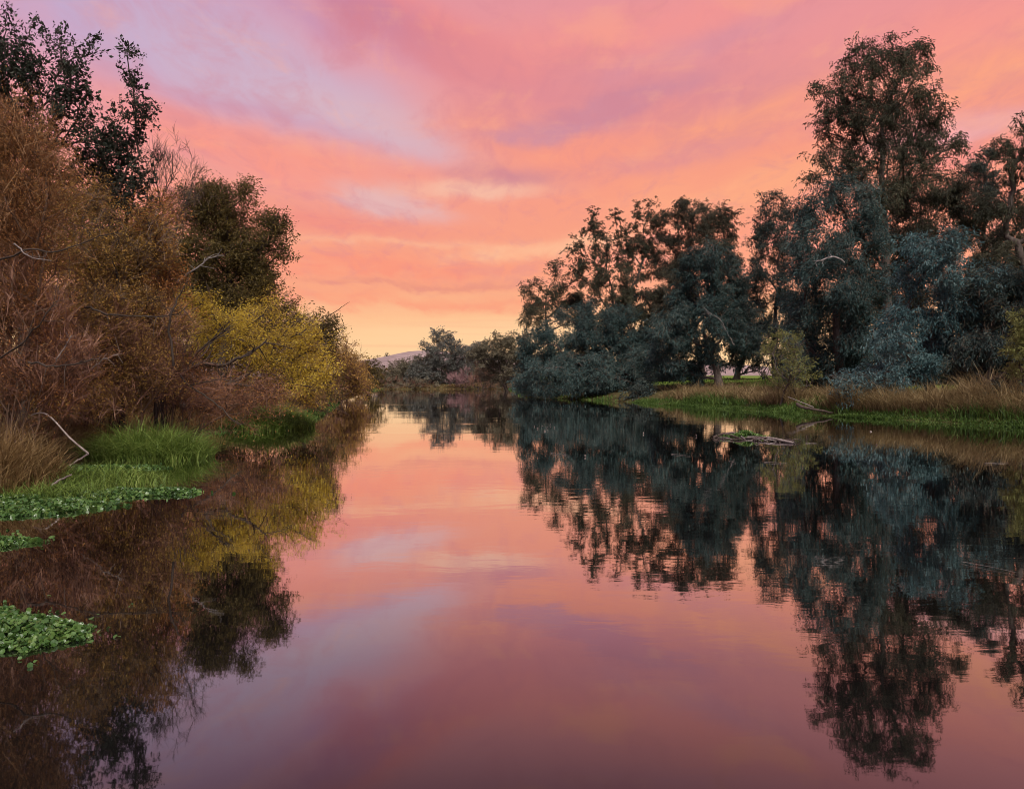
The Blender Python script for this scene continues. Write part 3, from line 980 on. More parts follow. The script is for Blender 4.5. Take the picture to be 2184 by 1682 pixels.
# --- far end of the water
FAR = 'trees at the far bend'
plant('tree', 'tallest grey-green tree at the far bend with a pale tufted top', 'tree', (940, 134), [(940, 725, 20, 14), (915, 745, 18, 16), (972, 735, 16, 16), (945, 755, 34, 24), (905, 785, 20, 24), (990, 760, 22, 22), (940, 795, 42, 28), (985, 795, 24, 26), (880, 800, 16, 22), (938, 711, 7, 8), (957, 716, 6, 8)],
      201, leaf='far_green', cover=3.3, L=0.34, Wd=0.12, droop=0.4, twig='twig_brown', twig_len=0.9, twig_r=0.012, twig_cover=0.06, trunk_r=0.2, bark='bark_brown', group=FAR)
plant('tree', 'low olive tree in front of the distant hill', 'tree', (855, 145), [(850, 785, 26, 16), (830, 800, 22, 16), (872, 800, 22, 16), (845, 812, 34, 14), (815, 815, 14, 12)],
      202, leaf='far_olive', cover=2.8, L=0.34, Wd=0.12, droop=0.3, twig_len=0.8, twig_r=0.012, twig_cover=0.05, trunk_r=0.15, group=FAR)
plant('tree', 'olive tree between the pink shrub and the gum grove', 'tree', (1085, 112), [(1040, 745, 26, 20), (1075, 745, 26, 26), (1105, 735, 26, 30), (1060, 775, 36, 24), (1100, 780, 30, 28), (1060, 800, 40, 14), (1095, 805, 34, 12), (1057, 722, 6, 10), (1068, 730, 8, 8), (1130, 770, 24, 40), (1015, 765, 22, 22)],
      203, leaf='far_olive', cover=3.3, L=0.30, Wd=0.11, droop=0.4, twig_len=0.8, twig_r=0.012, twig_cover=0.06, trunk_r=0.18, group=FAR)
plant('tree', 'grey bush behind the pink shrub at the far bend', 'tree', (1000, 140), [(1000, 760, 24, 26), (1020, 745, 16, 14), (1030, 775, 22, 24), (1000, 800, 40, 22)],
      204, leaf='far_green', cover=2.6, L=0.32, Wd=0.11, droop=0.3, twig_len=0.8, twig_r=0.012, twig_cover=0.06, trunk_r=0.15, group=FAR)
plant('shrub', 'bare pinkish red shrub on the far bank', 'shrub', (985, 127), [(985, 805, 20, 18), (972, 812, 14, 16), (995, 818, 22, 12)],
      205, leaf=None, twig='twig_pink', twig_len=0.9, twig_r=0.014, twig_cover=1.6, trunk_r=0.05, roots=6, up=0.9, droop=0.1, group='bare shrubs on the far bank')
plant('shrub', 'wide bare purple-brown shrub beside the pinkish one', 'shrub', (1030, 125), [(1030, 800, 24, 22), (1045, 812, 16, 18), (1015, 815, 20, 14), (1050, 795, 10, 12)],
      206, leaf=None, twig='twig_red', twig_len=1.0, twig_r=0.014, twig_cover=1.6, trunk_r=0.05, roots=6, up=0.9, droop=0.1, group='bare shrubs on the far bank')
plant('shrub', 'brownish bush low on the far left bank', 'shrub', (822, 128), [(822, 815, 16, 12), (845, 818, 16, 10), (805, 812, 12, 14)],
      207, leaf='far_olive', cover=1.5, L=0.25, Wd=0.1, twig='twig_red', twig_len=0.8, twig_r=0.013, twig_cover=0.8, trunk_r=0.05, roots=4)
plant('tree', 'lone tiny tree on the ridge of the distant hill', 'tree', (826, 900), [(826, 757, 5, 4), (822, 760, 3, 3)],
      208, leaf='far_green', cover=2.0, L=0.5, Wd=0.3, twig_len=1.2, twig_r=0.03, twig_cover=0.03, trunk_r=0.15)

for i, (lb, px, D, blobs, lf) in enumerate([
    ('long low olive thicket closing the far bank below the hill', 890, 136, [(800, 806, 26, 20), (840, 806, 30, 22), (885, 800, 30, 28), (930, 795, 34, 30), (975, 798, 34, 28), (870, 785, 24, 18), (910, 775, 22, 24)], 'far_olive'),
    ('long low grey thicket closing the far bank below the gum grove', 1060, 140, [(1010, 790, 34, 30), (1060, 790, 36, 30), (1110, 785, 40, 34), (1150, 785, 40, 34), (1100, 810, 50, 14), (1000, 750, 20, 14), (1035, 748, 20, 16)], 'far_green')]):
    plant('thicket', lb, 'thicket', (px, D), blobs, 220 + i, leaf=lf, cover=3.2, L=0.34, Wd=0.13, droop=0.3, twig='twig_brown', twig_len=0.9, twig_r=0.012, twig_cover=0.1, trunk_r=0.06, roots=8)

# --- left bank, from far to near
for i, (lb, px, blobs) in enumerate([
    ('low brown brush at the far waterline under the distant hill', 870, [(850, 824, 22, 9), (885, 822, 24, 10), (915, 824, 18, 9)]),
    ('low brown brush at the far waterline right of the bare shrubs', 1085, [(1070, 822, 20, 10), (1100, 822, 24, 10), (1045, 825, 20, 8)])]):
    plant('shrub', lb, 'shrub', (px, 127), blobs, 240 + i, leaf='far_olive', cover=1.4, L=0.25, Wd=0.1, twig='twig_red', twig_len=0.8, twig_r=0.012, twig_cover=0.9, trunk_r=0.04, roots=5)
LOWL = 'low twiggy bushes overhanging the left waterline'
for i, (px, D, blobs) in enumerate([
    (765, 84, [(743, 836, 20, 11), (750, 805, 24, 26), (768, 800, 14, 26), (760, 832, 20, 12), (752, 815, 18, 14), (768, 820, 16, 12), (740, 818, 18, 14)]),
    (735, 70, [(717, 842, 26, 14), (735, 838, 18, 10), (720, 815, 24, 18), (745, 822, 20, 14), (705, 822, 24, 14)]),
    (690, 56, [(698, 850, 26, 16), (670, 850, 30, 14), (670, 815, 34, 22), (700, 825, 28, 16), (650, 825, 34, 18)]),
    (630, 46, [(665, 860, 30, 18), (640, 862, 34, 16), (600, 815, 40, 26), (645, 828, 34, 18), (580, 830, 40, 22)]),
    (540, 37, [(600, 880, 30, 16), (560, 880, 30, 16), (500, 830, 44, 26), (550, 845, 40, 18), (470, 845, 44, 22)])]):
    plant('shrub', ['low twiggy bush at the end of the left bank', 'low twiggy bush under the reddish brown shrub', 'low twiggy bush under the end of the yellow leaves',
                    'low twiggy bush behind the farther green tussock', 'low twiggy bush under the dark curved limb'][i], 'shrub', (px, D), blobs, 350 + i,
          leaf='gold_brown', cover=0.8, L=0.13, Wd=0.05, droop=0.4, twig='twig_red', twig_len=0.7, twig_r=0.008, twig_cover=1.3, trunk_r=0.03, roots=6, bark='bark_brown', group=LOWL)

plant('shrub', 'round dark green bush where the left bank ends', 'shrub', (785, 92), [(782, 780, 20, 24), (800, 795, 15, 20), (785, 812, 26, 16), (765, 790, 14, 20)],
      301, leaf='olive', cover=3.2, L=0.26, Wd=0.1, droop=0.4, twig_len=0.8, twig_r=0.01, twig_cover=0.05, trunk_r=0.08, roots=3)
plant('shrub', 'reddish brown twiggy shrub sloping down to the far left waterline', 'shrub', (725, 62), [(690, 745, 34, 34), (720, 770, 32, 34), (745, 795, 24, 26), (700, 810, 44, 28), (755, 815, 18, 18), (735, 745, 14, 20), (752, 785, 22, 32), (768, 808, 16, 24), (735, 825, 30, 20), (720, 790, 34, 40)],
      302, leaf='gold_brown', cover=1.5, L=0.16, Wd=0.06, twig='twig_red', twig_len=0.9, twig_r=0.010, twig_cover=1.6, trunk_r=0.06, roots=6, bark='bark_brown')
plant('tree', 'dark green bush with one bare twig pointing over the water', 'tree', (640, 46), [(610, 680, 36, 36), (650, 690, 32, 34), (685, 710, 30, 32), (660, 740, 46, 40), (700, 750, 28, 32), (700, 690, 10, 14)],
      303, leaf='olive', cover=2.8, L=0.15, Wd=0.055, droop=0.3, twig='twig_brown', twig_len=0.7, twig_r=0.008, twig_cover=0.12, trunk_r=0.1,
      extra=[('branch', [(680, 710, 46), (700, 678, 46), (722, 664, 45.8), (738, 655, 45.6), (746, 644, 45.5)], 0.03, 0.008, 'bark_dark', 'long bare twig against the sky')])
plant('tree', 'dark olive tree with a leafy arm reaching over the river', 'tree', (470, 34), [(488, 425, 34, 30), (440, 440, 42, 36), (395, 480, 44, 50), (500, 490, 44, 46), (565, 470, 30, 32), (588, 500, 18, 24), (540, 540, 36, 46), (450, 540, 60, 56), (568, 585, 20, 34), (520, 600, 50, 46), (470, 640, 66, 50), (390, 590, 50, 60), (430, 600, 60, 60), (540, 620, 40, 50), (350, 540, 40, 60), (525, 510, 40, 46), (470, 480, 50, 46), (500, 570, 56, 46), (430, 402, 16, 18), (520, 402, 14, 16), (596, 470, 12, 18), (460, 410, 12, 20), (600, 530, 10, 18), (390, 430, 18, 26)],
      304, leaf='olive', cover=3.3, L=0.12, Wd=0.042, droop=0.4, twig='twig_dark', twig_len=0.55, twig_r=0.006, twig_cover=0.12, trunk_r=0.16,
      extra=[('limb', [(380, 600, 30.5), (408, 580, 30.2), (440, 558, 30.0), (478, 545, 29.8)], 0.035, 0.012, 'bark_pale', 'pale dead limb')])
plant('tree', 'dark leafy poplar with ragged tips at the upper left corner', 'tree', (50, 25), [(12, 60, 15, 46), (40, 120, 26, 40), (62, 75, 12, 30), (110, 95, 13, 34), (130, 150, 30, 34), (185, 90, 12, 36), (170, 180, 32, 34), (90, 190, 46, 46), (30, 200, 50, 60), (170, 250, 34, 34), (120, 270, 56, 50), (-50, 160, 60, 120), (40, 300, 70, 60), (-60, 330, 80, 100), (200, 300, 30, 30), (80, 150, 34, 40), (150, 130, 20, 40), (20, 130, 30, 50), (150, 210, 40, 34)],
      305, leaf='poplar', cover=2.0, L=0.115, Wd=0.065, droop=0.1, twig='twig_dark', twig_len=0.38, twig_r=0.006, twig_cover=0.05, trunk_r=0.09, up=1.2, shell=0.1)
plant('tree', 'slim dark poplar with one tall leafy spike', 'tree', (262, 26), [(282, 130, 18, 24), (272, 165, 14, 26), (290, 200, 18, 30), (272, 240, 20, 30), (296, 270, 20, 36), (240, 280, 26, 30), (262, 320, 36, 34), (300, 330, 20, 34), (215, 350, 36, 40), (280, 390, 34, 46), (220, 430, 50, 50), (300, 455, 40, 50), (225, 330, 44, 44), (262, 290, 26, 34), (180, 380, 50, 50), (310, 240, 10, 24), (250, 400, 50, 50)],
      306, leaf='poplar', cover=2.0, L=0.115, Wd=0.062, droop=0.1, twig='twig_dark', twig_len=0.34, twig_r=0.006, twig_cover=0.07, trunk_r=0.07, up=1.2, shell=0.1)
plant('shrub', 'bare thin-twigged shrub standing against the pink sky', 'shrub', (350, 27), [(350, 350, 36, 50), (390, 385, 32, 44), (330, 400, 44, 60), (405, 420, 24, 34), (360, 480, 50, 50)],
      307, leaf=None, twig='twig_dark', twig_len=0.6, twig_r=0.005, twig_cover=0.95, trunk_r=0.022, roots=16, up=1.2, droop=-0.05, kpath=0.9)
plant('shrub', 'tall olive-gold shrub in the middle of the left thicket', 'shrub', (240, 23), [(190, 430, 56, 60), (270, 480, 60, 60), (150, 510, 60, 50), (240, 560, 70, 54), (330, 540, 44, 56), (120, 440, 40, 50), (200, 640, 80, 50), (300, 620, 60, 50)],
      308, leaf='gold_brown', cover=1.7, L=0.075, Wd=0.028, droop=0.3, twig='twig_brown', twig_len=0.6, twig_r=0.007, twig_cover=1.0, trunk_r=0.045, roots=6, bark='bark_dark')
plant('shrub', 'orange leaved shrub beside the dark olive tree', 'shrub', (335, 24), [(330, 470, 40, 60), (345, 560, 34, 50), (300, 620, 40, 40), (360, 640, 40, 40)],
      309, leaf='orange', cover=1.5, L=0.08, Wd=0.035, droop=0.3, twig='twig_rust', twig_len=0.6, twig_r=0.007, twig_cover=0.8, trunk_r=0.04, roots=5, bark='bark_dark')
plant('shrub', 'tall rust coloured willow shrub under the poplar', 'shrub', (10, 19), [(30, 250, 46, 66), (60, 330, 60, 66), (-20, 340, 70, 100), (90, 420, 60, 66), (20, 450, 80, 80), (-60, 480, 80, 120), (60, 540, 80, 70), (110, 340, 24, 40), (0, 620, 90, 80)],
      310, leaf='rust', cover=0.8, L=0.055, Wd=0.018, droop=0.15, twig='twig_rust', twig_len=0.65, twig_r=0.007, twig_cover=1.5, trunk_r=0.04, roots=9, up=0.75, kpath=0.6, bark='bark_brown',
      extra=[('limb', [(-10, 560, 17), (60, 520, 16.6), (130, 530, 16.5), (200, 510, 16.4), (262, 500, 16.3)], 0.022, 0.006, 'bark_dark', None),
             ('limb', [(-10, 770, 16.6), (40, 720, 16.2), (90, 670, 16.0), (120, 640, 16)], 0.02, 0.006, 'bark_dark', None)])
RS = 'bare red-brown shrubs of the left bank'
plant('shrub', 'bare red-brown shrub nearest the left picture edge', 'shrub', (40, 18.5), [(30, 640, 90, 90), (90, 720, 90, 90), (-20, 760, 90, 90), (60, 820, 100, 60), (130, 800, 80, 66)],
      311, leaf='rust', cover=0.35, L=0.055, Wd=0.018, twig='twig_red', twig_len=0.7, twig_r=0.007, twig_cover=1.8, trunk_r=0.028, roots=11, up=0.8, kpath=0.7, droop=0.1, bark='bark_brown', group=RS,
      extra=[('limb', [(60, 772, 16.4), (110, 778, 16.2), (170, 772, 16), (215, 765, 16)], 0.022, 0.008, 'bark_dark', None),
             ('limb', [(120, 770, 16), (140, 735, 15.9), (152, 716, 15.9)], 0.012, 0.005, 'stick', 'thin bleached twig'),
             ('limb', [(30, 520, 15.8), (60, 545, 15.8), (110, 556, 15.8)], 0.016, 0.005, 'stick', 'thin bleached twig')])
plant('shrub', 'bare red-brown shrub behind the green grass tussock', 'shrub', (215, 23), [(170, 670, 80, 70), (230, 720, 80, 80), (290, 690, 60, 70), (200, 790, 90, 66), (290, 790, 80, 66), (330, 730, 50, 60), (250, 850, 80, 36)],
      312, leaf='gold_brown', cover=0.8, L=0.06, Wd=0.022, twig='twig_red', twig_len=0.75, twig_r=0.007, twig_cover=1.7, trunk_r=0.028, roots=11, up=0.6, kpath=0.7, droop=0.2, bark='bark_brown', group=RS,
      extra=[('limb', [(180, 655, 20.4), (250, 672, 20), (320, 680, 19.8), (400, 650, 19.8)], 0.026, 0.008, 'bark_dark', None),
             ('limb', [(370, 780, 20), (360, 700, 19.8), (375, 650, 19.8), (392, 610, 19.9)], 0.03, 0.010, 'bark_dark', None),
             ('limb', [(160, 800, 20), (210, 770, 19.8), (260, 748, 19.7)], 0.018, 0.006, 'stick', 'thin bleached twig')])
plant('shrub', 'bare red-brown shrub trailing to the water under the yellow one', 'shrub', (400, 27), [(360, 790, 60, 66), (420, 820, 60, 56), (470, 850, 50, 36), (400, 860, 70, 36), (510, 860, 40, 30), (560, 830, 40, 26)],
      313, leaf='rust', cover=0.4, L=0.06, Wd=0.022, twig='twig_red', twig_len=0.8, twig_r=0.006, twig_cover=1.7, trunk_r=0.028, roots=11, up=0.2, kpath=0.7, droop=0.5, bark='bark_brown', group=RS,
      extra=[('limb', [(385, 800, 25), (430, 840, 24.6), (480, 880, 24.4), (515, 905, 24.4)], 0.03, 0.010, 'bark_dark', None),
             ('limb', [(400, 820, 24.8), (460, 815, 24.4), (510, 812, 24.3)], 0.02, 0.007, 'bark_dark', None)])
plant('shrub', 'bright yellow leaved shrub over a dark curved limb', 'shrub', (420, 31), [(400, 655, 40, 30), (375, 700, 34, 34), (450, 680, 46, 36), (520, 680, 50, 40), (480, 730, 56, 38), (570, 720, 50, 40), (620, 740, 44, 40), (660, 770, 42, 36), (600, 790, 56, 34), (540, 770, 56, 34), (650, 815, 40, 24), (690, 790, 24, 26), (580, 655, 22, 22), (430, 640, 16, 20), (685, 765, 26, 24), (640, 710, 40, 34), (600, 830, 44, 20), (670, 825, 34, 18), (420, 740, 40, 36)],
      314, leaf='yellow', cover=1.35, L=0.085, Wd=0.036, droop=0.35, twig='twig_brown', twig_len=0.6, twig_r=0.006, twig_cover=0.16, trunk_r=0.09, bark='bark_dark', kpath=0.5,
      roots=[[at(385, 870, 30), at(392, 800, 29.5), at(420, 775, 29.2)], [at(388, 868, 30), at(395, 800, 29.8), at(440, 740, 29.6), at(500, 700, 29.8)]],
      extra=[('limb', [(388, 790, 29.2), (430, 778, 28.6), (490, 775, 28.3), (535, 752, 28.2), (570, 722, 28.3)], 0.085, 0.022, 'bark_dark', 'dark curved limb'),
             ('limb', [(385, 800, 29.2), (440, 735, 28.9), (480, 705, 28.8)], 0.05, 0.015, 'bark_dark', None)])
for i, (lb, base, blobs, lf) in enumerate([
    ('dense dark brown thicket behind the rust coloured willow', (60, 30), [(60, 480, 120, 110), (-60, 500, 120, 160), (120, 620, 120, 90), (30, 720, 140, 90), (180, 740, 110, 90), (60, 820, 140, 50), (200, 830, 110, 44)], 'gold_brown'),
    ('dense dark brown thicket behind the orange leaved shrub', (330, 34), [(260, 560, 80, 90), (360, 600, 80, 90), (300, 700, 110, 90), (420, 720, 90, 80), (350, 800, 110, 60), (300, 840, 120, 40), (430, 840, 80, 36)], 'olive'),
    ('dense olive thicket behind the yellow leaved shrub', (540, 42), [(480, 660, 70, 60), (560, 670, 60, 60), (520, 750, 90, 60), (600, 770, 80, 50), (650, 800, 60, 40)], 'olive')]):
    plant('shrub', lb, 'shrub', base, blobs, 330 + i, leaf=lf, cover=2.4, L=0.14, Wd=0.06, droop=0.3, twig='twig_red', twig_len=0.8, twig_r=0.007, twig_cover=0.8, trunk_r=0.05, roots=7)


# ------------------------------------------------------------------ grass, reeds
def blades(name, B, H, Wd, lean, mat, rng, kind=None, parent=None, flop=0.35):
    N = len(B)
    az = rng.uniform(0, 2 * np.pi, N)
    hd = np.stack([np.cos(az), np.sin(az), np.zeros(N)], -1)
    az2 = az + np.pi / 2 + rng.normal(size=N) * 0.7
    sd_ = np.stack([np.cos(az2), np.sin(az2), np.zeros(N)], -1)
    ln = lean * rng.uniform(0.2, 1.3, N)
    rows = []
    for t in (0.0, 0.4, 0.75, 1.0):
        c = B + hd * (H * ln * t ** 2)[:, None]
        c[:, 2] += H * (t - flop * ln * t ** 3)
        w = (Wd * (1 - 0.92 * t) * 0.5)[:, None]
        rows.append(c - sd_ * w)
        rows.append(c + sd_ * w)
    v = np.stack(rows, 1).reshape(-1, 3)
    i0 = np.arange(N)[:, None] * 8
    q = np.stack([np.stack([i0[:, 0] + k * 2, i0[:, 0] + k * 2 + 1, i0[:, 0] + k * 2 + 3, i0[:, 0] + k * 2 + 2], -1) for k in range(3)], 1).reshape(-1, 4)
    var = np.repeat(np.clip(rng.uniform(0, 1, N) * 0.75 + 0.25 * (0.5 + 0.5 * vnoise(B[:, 0], B[:, 1], 1.8, 9)), 0, 1), 3)
    STAT['tri'] += 2 * len(q)
    return new_mesh(name, v, q, mat, var=var, parent=parent, kind=kind)


def drop(x, y, floor=0.0):
    return np.stack([x, y, np.maximum(ground_z(x, y), floor)], -1)


def tussock(label, cx, cy, rx, ry, n, hmax, mat, seed, wd=0.02, lean=0.9, zmin=-0.02):
    rng = np.random.default_rng(seed)
    a = rng.uniform(0, 2 * np.pi, n)
    r = np.sqrt(rng.uniform(0, 1, n))
    x = cx + rx * r * np.cos(a)
    y = cy + ry * r * np.sin(a)
    H = hmax * (0.35 + 0.65 * (1 - r ** 2)) * rng.uniform(0.55, 1.05, n)
    root = thing('grass_tussock', label, 'grass tussock', (cx, cy, max(float(ground_z(cx, cy)), 0)), 'grass tussocks at the left waterline')
    blades('blades', drop(x, y, zmin), H, wd * rng.uniform(0.6, 1.3, n), lean, M[mat], rng, 'stuff', root)
    return root


tussock('bright green grass tussock in the water beside the pale fallen stick', -8.85, 21.6, 1.55, 1.3, 3200, 1.3, 'grass', 41, 0.034, 1.5)
tussock('green grass tussock under the yellow leaved shrub', -9.2, 33.8, 1.6, 2.2, 3400, 1.35, 'grass', 42, 0.045, 1.4)
tussock('straw coloured grass clump at the left picture edge', -9.15, 15.4, 0.95, 2.2, 3000, 1.6, 'straw', 43, 0.024, 1.0)
tussock('thin yellow-green grass clump between fallen stick and floating cress', -7.9, 16.6, 1.5, 0.8, 1000, 0.65, 'grass', 44, 0.022, 1.6)
tussock('straw and brown grass clump behind the green tussock', -10.9, 23.2, 2.0, 1.2, 2600, 1.3, 'straw', 45, 0.030, 1.3)
tussock('low green tuft leaning over the long watercress tongue', -7.4, 14.3, 1.0, 0.6, 900, 0.55, 'grass', 46, 0.018, 1.7)


def strip(name, label, n, fx, ylo, yhi, H, wd, lean, mat, seed, floor=-0.05):
    rng = np.random.default_rng(seed)
    y = rng.uniform(ylo, yhi, n)
    x = fx(y, rng)
    pn = vnoise(x, y, 0.8, seed) + 0.6 * vnoise(x, y, 2.6, seed + 1)
    keep = rng.uniform(-1.0, 0.75, n) < pn + 0.25
    x, y, pn = x[keep], y[keep], pn[keep]
    n = len(x)
    hh = H * rng.uniform(0.4, 1.15, n) * np.clip(0.75 + 0.7 * pn, 0.25, 1.5)
    o = blades(name, drop(x, y, floor), np.maximum(hh, 0.05), wd * rng.uniform(0.6, 1.3, n), lean, M[mat], rng, 'stuff')
    o['label'] = label
    return o


edgeR = lambda y: np.interp(y, YR, XR)
edgeL = lambda y: np.interp(y, YL, XL)
strip('bank_grass', 'bright green low growth along the right waterline', 26000, lambda y, r: edgeR(y) - 0.40 + np.abs(r.normal(size=len(y))) * 0.45, 31, 66, 0.24, 0.05, 0.9, 'bank_grass', 51)
strip('bank_grass', 'bright green low growth along the far right waterline', 6000, lambda y, r: edgeR(y) - 0.4 + np.abs(r.normal(size=len(y))) * 0.8, 66, 126, 0.25, 0.07, 0.9, 'bank_grass', 52)
strip('bank_grass', 'green growth along the left waterline', 9000, lambda y, r: edgeL(y) + 0.5 - np.abs(r.normal(size=len(y))) * 0.8, 28, 126, 0.25, 0.06, 0.9, 'bank_grass', 53)
strip('reeds', 'tan dry reeds on the right bank below the blue-green gum', 15000, lambda y, r: edgeR(y) + 0.8 + np.abs(r.normal(size=len(y))) * 1.5, 32, 45, 1.6, 0.04, 1.2, 'reed', 54)
strip('reeds', 'tan dry reeds on the right bank before the lawn', 9000, lambda y, r: edgeR(y) + 0.9 + np.abs(r.normal(size=len(y))) * 2.0, 45, 64, 1.2, 0.05, 1.2, 'reed', 55)
strip('bank_grass', 'tufts of taller green grass among the tan reeds of the right bank', 5000, lambda y, r: edgeR(y) + 0.3 + np.abs(r.normal(size=len(y))) * 0.9, 32, 64, 0.7, 0.05, 1.2, 'bank_grass', 59)
strip('undergrowth', 'brown dry grass under the shrubs of the left bank', 16000, lambda y, r: edgeL(y) - 0.2 - np.abs(r.normal(size=len(y))) * 2.2, 13, 60, 0.85, 0.03, 0.9, 'straw', 56)
strip('bank_grass', 'short pale grass on the far bank', 5000, lambda y, r: r.uniform(-20, 4, len(y)), 126.0, 131, 0.30, 0.10, 0.8, 'straw', 57)
strip('lawn', 'green lawn behind the trees of the right bank', 16000, lambda y, r: edgeR(y) + r.uniform(4, 22, len(y)), 56, 120, 0.16, 0.09, 0.8, 'bank_grass', 58)


# ------------------------------------------------------------------ floating cress
def cress_leaf_mesh(name, k, bend):
    """rounded cupped leaf with a short stalk, about 1 unit across"""
    n = 7
    a = np.linspace(0, 2 * np.pi, n, endpoint=False) + 0.2
    r = 0.5 * (1 + 0.10 * np.sin(2 * a + k))
    rim = np.stack([r * np.cos(a), r * np.sin(a) * 0.86, bend * (0.5 + 0.5 * np.sin(a * 2 + k))], -1)
    c = np.array([[0, 0, 0.0]])
    v = np.concatenate([c, rim])
    f = [(0, 1 + i, 1 + (i + 1) % n) for i in range(n)]
    return v, np.array(f)


LEAFV = [cress_leaf_mesh('leaf', k, b) for k, b in ((0.0, 0.16), (1.3, 0.22), (2.6, -0.12), (4.0, 0.1))]


def rot_from(nrm, spin):
    nrm = norm(nrm)
    t = norm(np.cross(nrm, np.array([0.21, 0.93, 0.3])))
    b = np.cross(nrm, t)
    c, s = np.cos(spin)[:, None], np.sin(spin)[:, None]
    return np.stack([t * c + b * s, -t * s + b * c, nrm], axis=-1)


def in_poly(x, y, poly):
    ins = np.zeros(len(x), bool)
    j = len(poly) - 1
    for i in range(len(poly)):
        xi, yi = poly[i]
        xj, yj = poly[j]
        cond = ((yi > y) != (yj > y)) & (x < (xj - xi) * (y - yi) / (yj - yi + 1e-12) + xi)
        ins ^= cond
        j = i
    return ins


def edge_dist(x, y, poly):
    d = np.full(len(x), 1e9)
    for i in range(len(poly)):
        a = np.array(poly[i - 1])
        b = np.array(poly[i])
        ab = b - a
        t = np.clip(((x - a[0]) * ab[0] + (y - a[1]) * ab[1]) / (ab @ ab), 0, 1)
        d = np.minimum(d, np.hypot(x - a[0] - t * ab[0], y - a[1] - t * ab[1]))
    return d


def cress(label, pxpoly, n, size, hmax, seed, single=0):
    """floating patch; outline = where its rim meets the water"""
    rng = np.random.default_rng(seed)
    poly = []
    for px, py in pxpoly:
        yy = CAM_Z * F / (py - HZ)
        poly.append(((px - 1092) / F * yy, yy))
    P = np.array(poly)
    lo, hi = P.min(0), P.max(0)
    x = rng.uniform(lo[0], hi[0], n * 6)
    y = rng.uniform(lo[1], hi[1], n * 6)
    k = in_poly(x, y, poly)
    x, y = x[k][:n], y[k][:n]
    d = edge_dist(x, y, poly)
    k = rng.uniform(0, 1, len(x)) < 0.25 + d / (size * 3.0)
    x, y, d = x[k], y[k], d[k]
    ns = int(len(x) * 0.06)
    js = rng.integers(len(x), size=ns)
    sx_ = x[js] + rng.normal(size=ns) * size * 4
    sy_ = y[js] + rng.normal(size=ns) * size * 5
    dd = np.where(in_poly(sx_, sy_, poly), edge_dist(sx_, sy_, poly), 0.0)
    x, y, d = np.concatenate([x, sx_]), np.concatenate([y, sy_]), np.concatenate([d, dd])
    dome = hmax * (1 - np.exp(-d / (hmax * 2.2 + 1e-6)))
    z = 0.01 + dome * np.sqrt(rng.uniform(0.12, 1, len(x))) * (0.75 + 0.4 * vnoise(x, y, 6.0, seed))
    C = np.stack([x, y, np.maximum(z, 0.008)], -1)
    nrm = rng.normal(size=(len(x), 3)) * 0.65 + np.array([0, -0.15, 1.0])
    R = rot_from(nrm, rng.uniform(0, 6.28, len(x)))
    s = size * rng.choice([0.5, 0.7, 0.9, 1.15], len(x)) * rng.uniform(0.8, 1.2, len(x))
    cen = (float(P[:, 0].mean()), float(P[:, 1].mean()), 0.0)
    root = thing('watercress_patch', label, 'watercress', cen, 'floating watercress patches by the left bank')
    cam_d2 = np.hypot(x, y) - s * 14 - z * 2
    order = np.argsort(cam_d2)
    vis = (C[:, 0] / C[:, 1]) > (0 - 1092) / F - 0.01
    order = np.concatenate([order[vis[order]], order[~vis[order]]])
    one, many = order[:single], order[single:]
    kinds = rng.integers(len(LEAFV), size=len(x))
    var = np.clip(rng.beta(2, 2.2, len(x)) + (rng.uniform(size=len(x)) > 0.96) * 0.5, 0, 1)
    # joined leaves
    V, Fc, Vr = [], [], []
    off = 0
    for kk, (lv, lf) in enumerate(LEAFV):
        ii = many[kinds[many] == kk]
        if not len(ii):
            continue
        vv = np.einsum('nij,vj->nvi', R[ii], lv) * s[ii][:, None, None] + C[ii][:, None, :]
        ff = lf[None] + (np.arange(len(ii)) * len(lv))[:, None, None] + off
        off += len(ii) * len(lv)
        V.append(vv.reshape(-1, 3))
        Fc.append(ff.reshape(-1, 3))
        Vr.append(np.repeat(var[ii], len(lf)))
    new_mesh('leaves', np.concatenate(V), np.concatenate(Fc), M['cress'], var=np.concatenate(Vr), parent=root, kind='stuff')
    STAT['tri'] += sum(len(f) for f in Fc)
    # stalks reaching down into the water
    ii = rng.permutation(len(x))[:min(len(x), 2200)]
    st = np.stack([C[ii], C[ii] * [1, 1, 0.4] + rng.normal(size=(len(ii), 3)) * [0.02, 0.02, 0.0], C[ii] * [1, 1, 0] + rng.normal(size=(len(ii), 3)) * [0.05, 0.05, 0] - [0, 0, 0.03]], 1)
    v, q = tubes(st, np.full((len(ii), 3), size * 0.05), 3)
    new_mesh('stalks', v, q, M['cress'], var=np.full(len(q), 0.75), parent=root, kind='stuff')
    STAT['tri'] += 2 * len(q)
    if single:
        pool = {}
        for i in one:
            key = (kinds[i], int(var[i] * 5.99))
            if key not in pool:
                lv, lf = LEAFV[key[0]]
                me = bpy.data.meshes.new('leaf')
                me.from_pydata(lv.tolist(), [], lf.tolist())
                a_ = me.attributes.new('var', 'FLOAT', 'FACE')
                a_.data.foreach_set('value', np.full(len(lf), (key[1] + 0.5) / 6, dtype=np.float32))
                me.materials.append(M['cress'])
                pool[key] = me
            o = bpy.data.objects.new('leaf', pool[key])
            COL.objects.link(o)
            from mathutils import Matrix
            mw = Matrix(R[i].tolist()).to_4x4()
            mw = Matrix.Translation(Vector((C[i] - np.array(cen)).tolist())) @ mw @ Matrix.Scale(float(s[i]), 4)
            o.parent = root
            o.matrix_local = mw
    # trailing runners at the rim
    return root


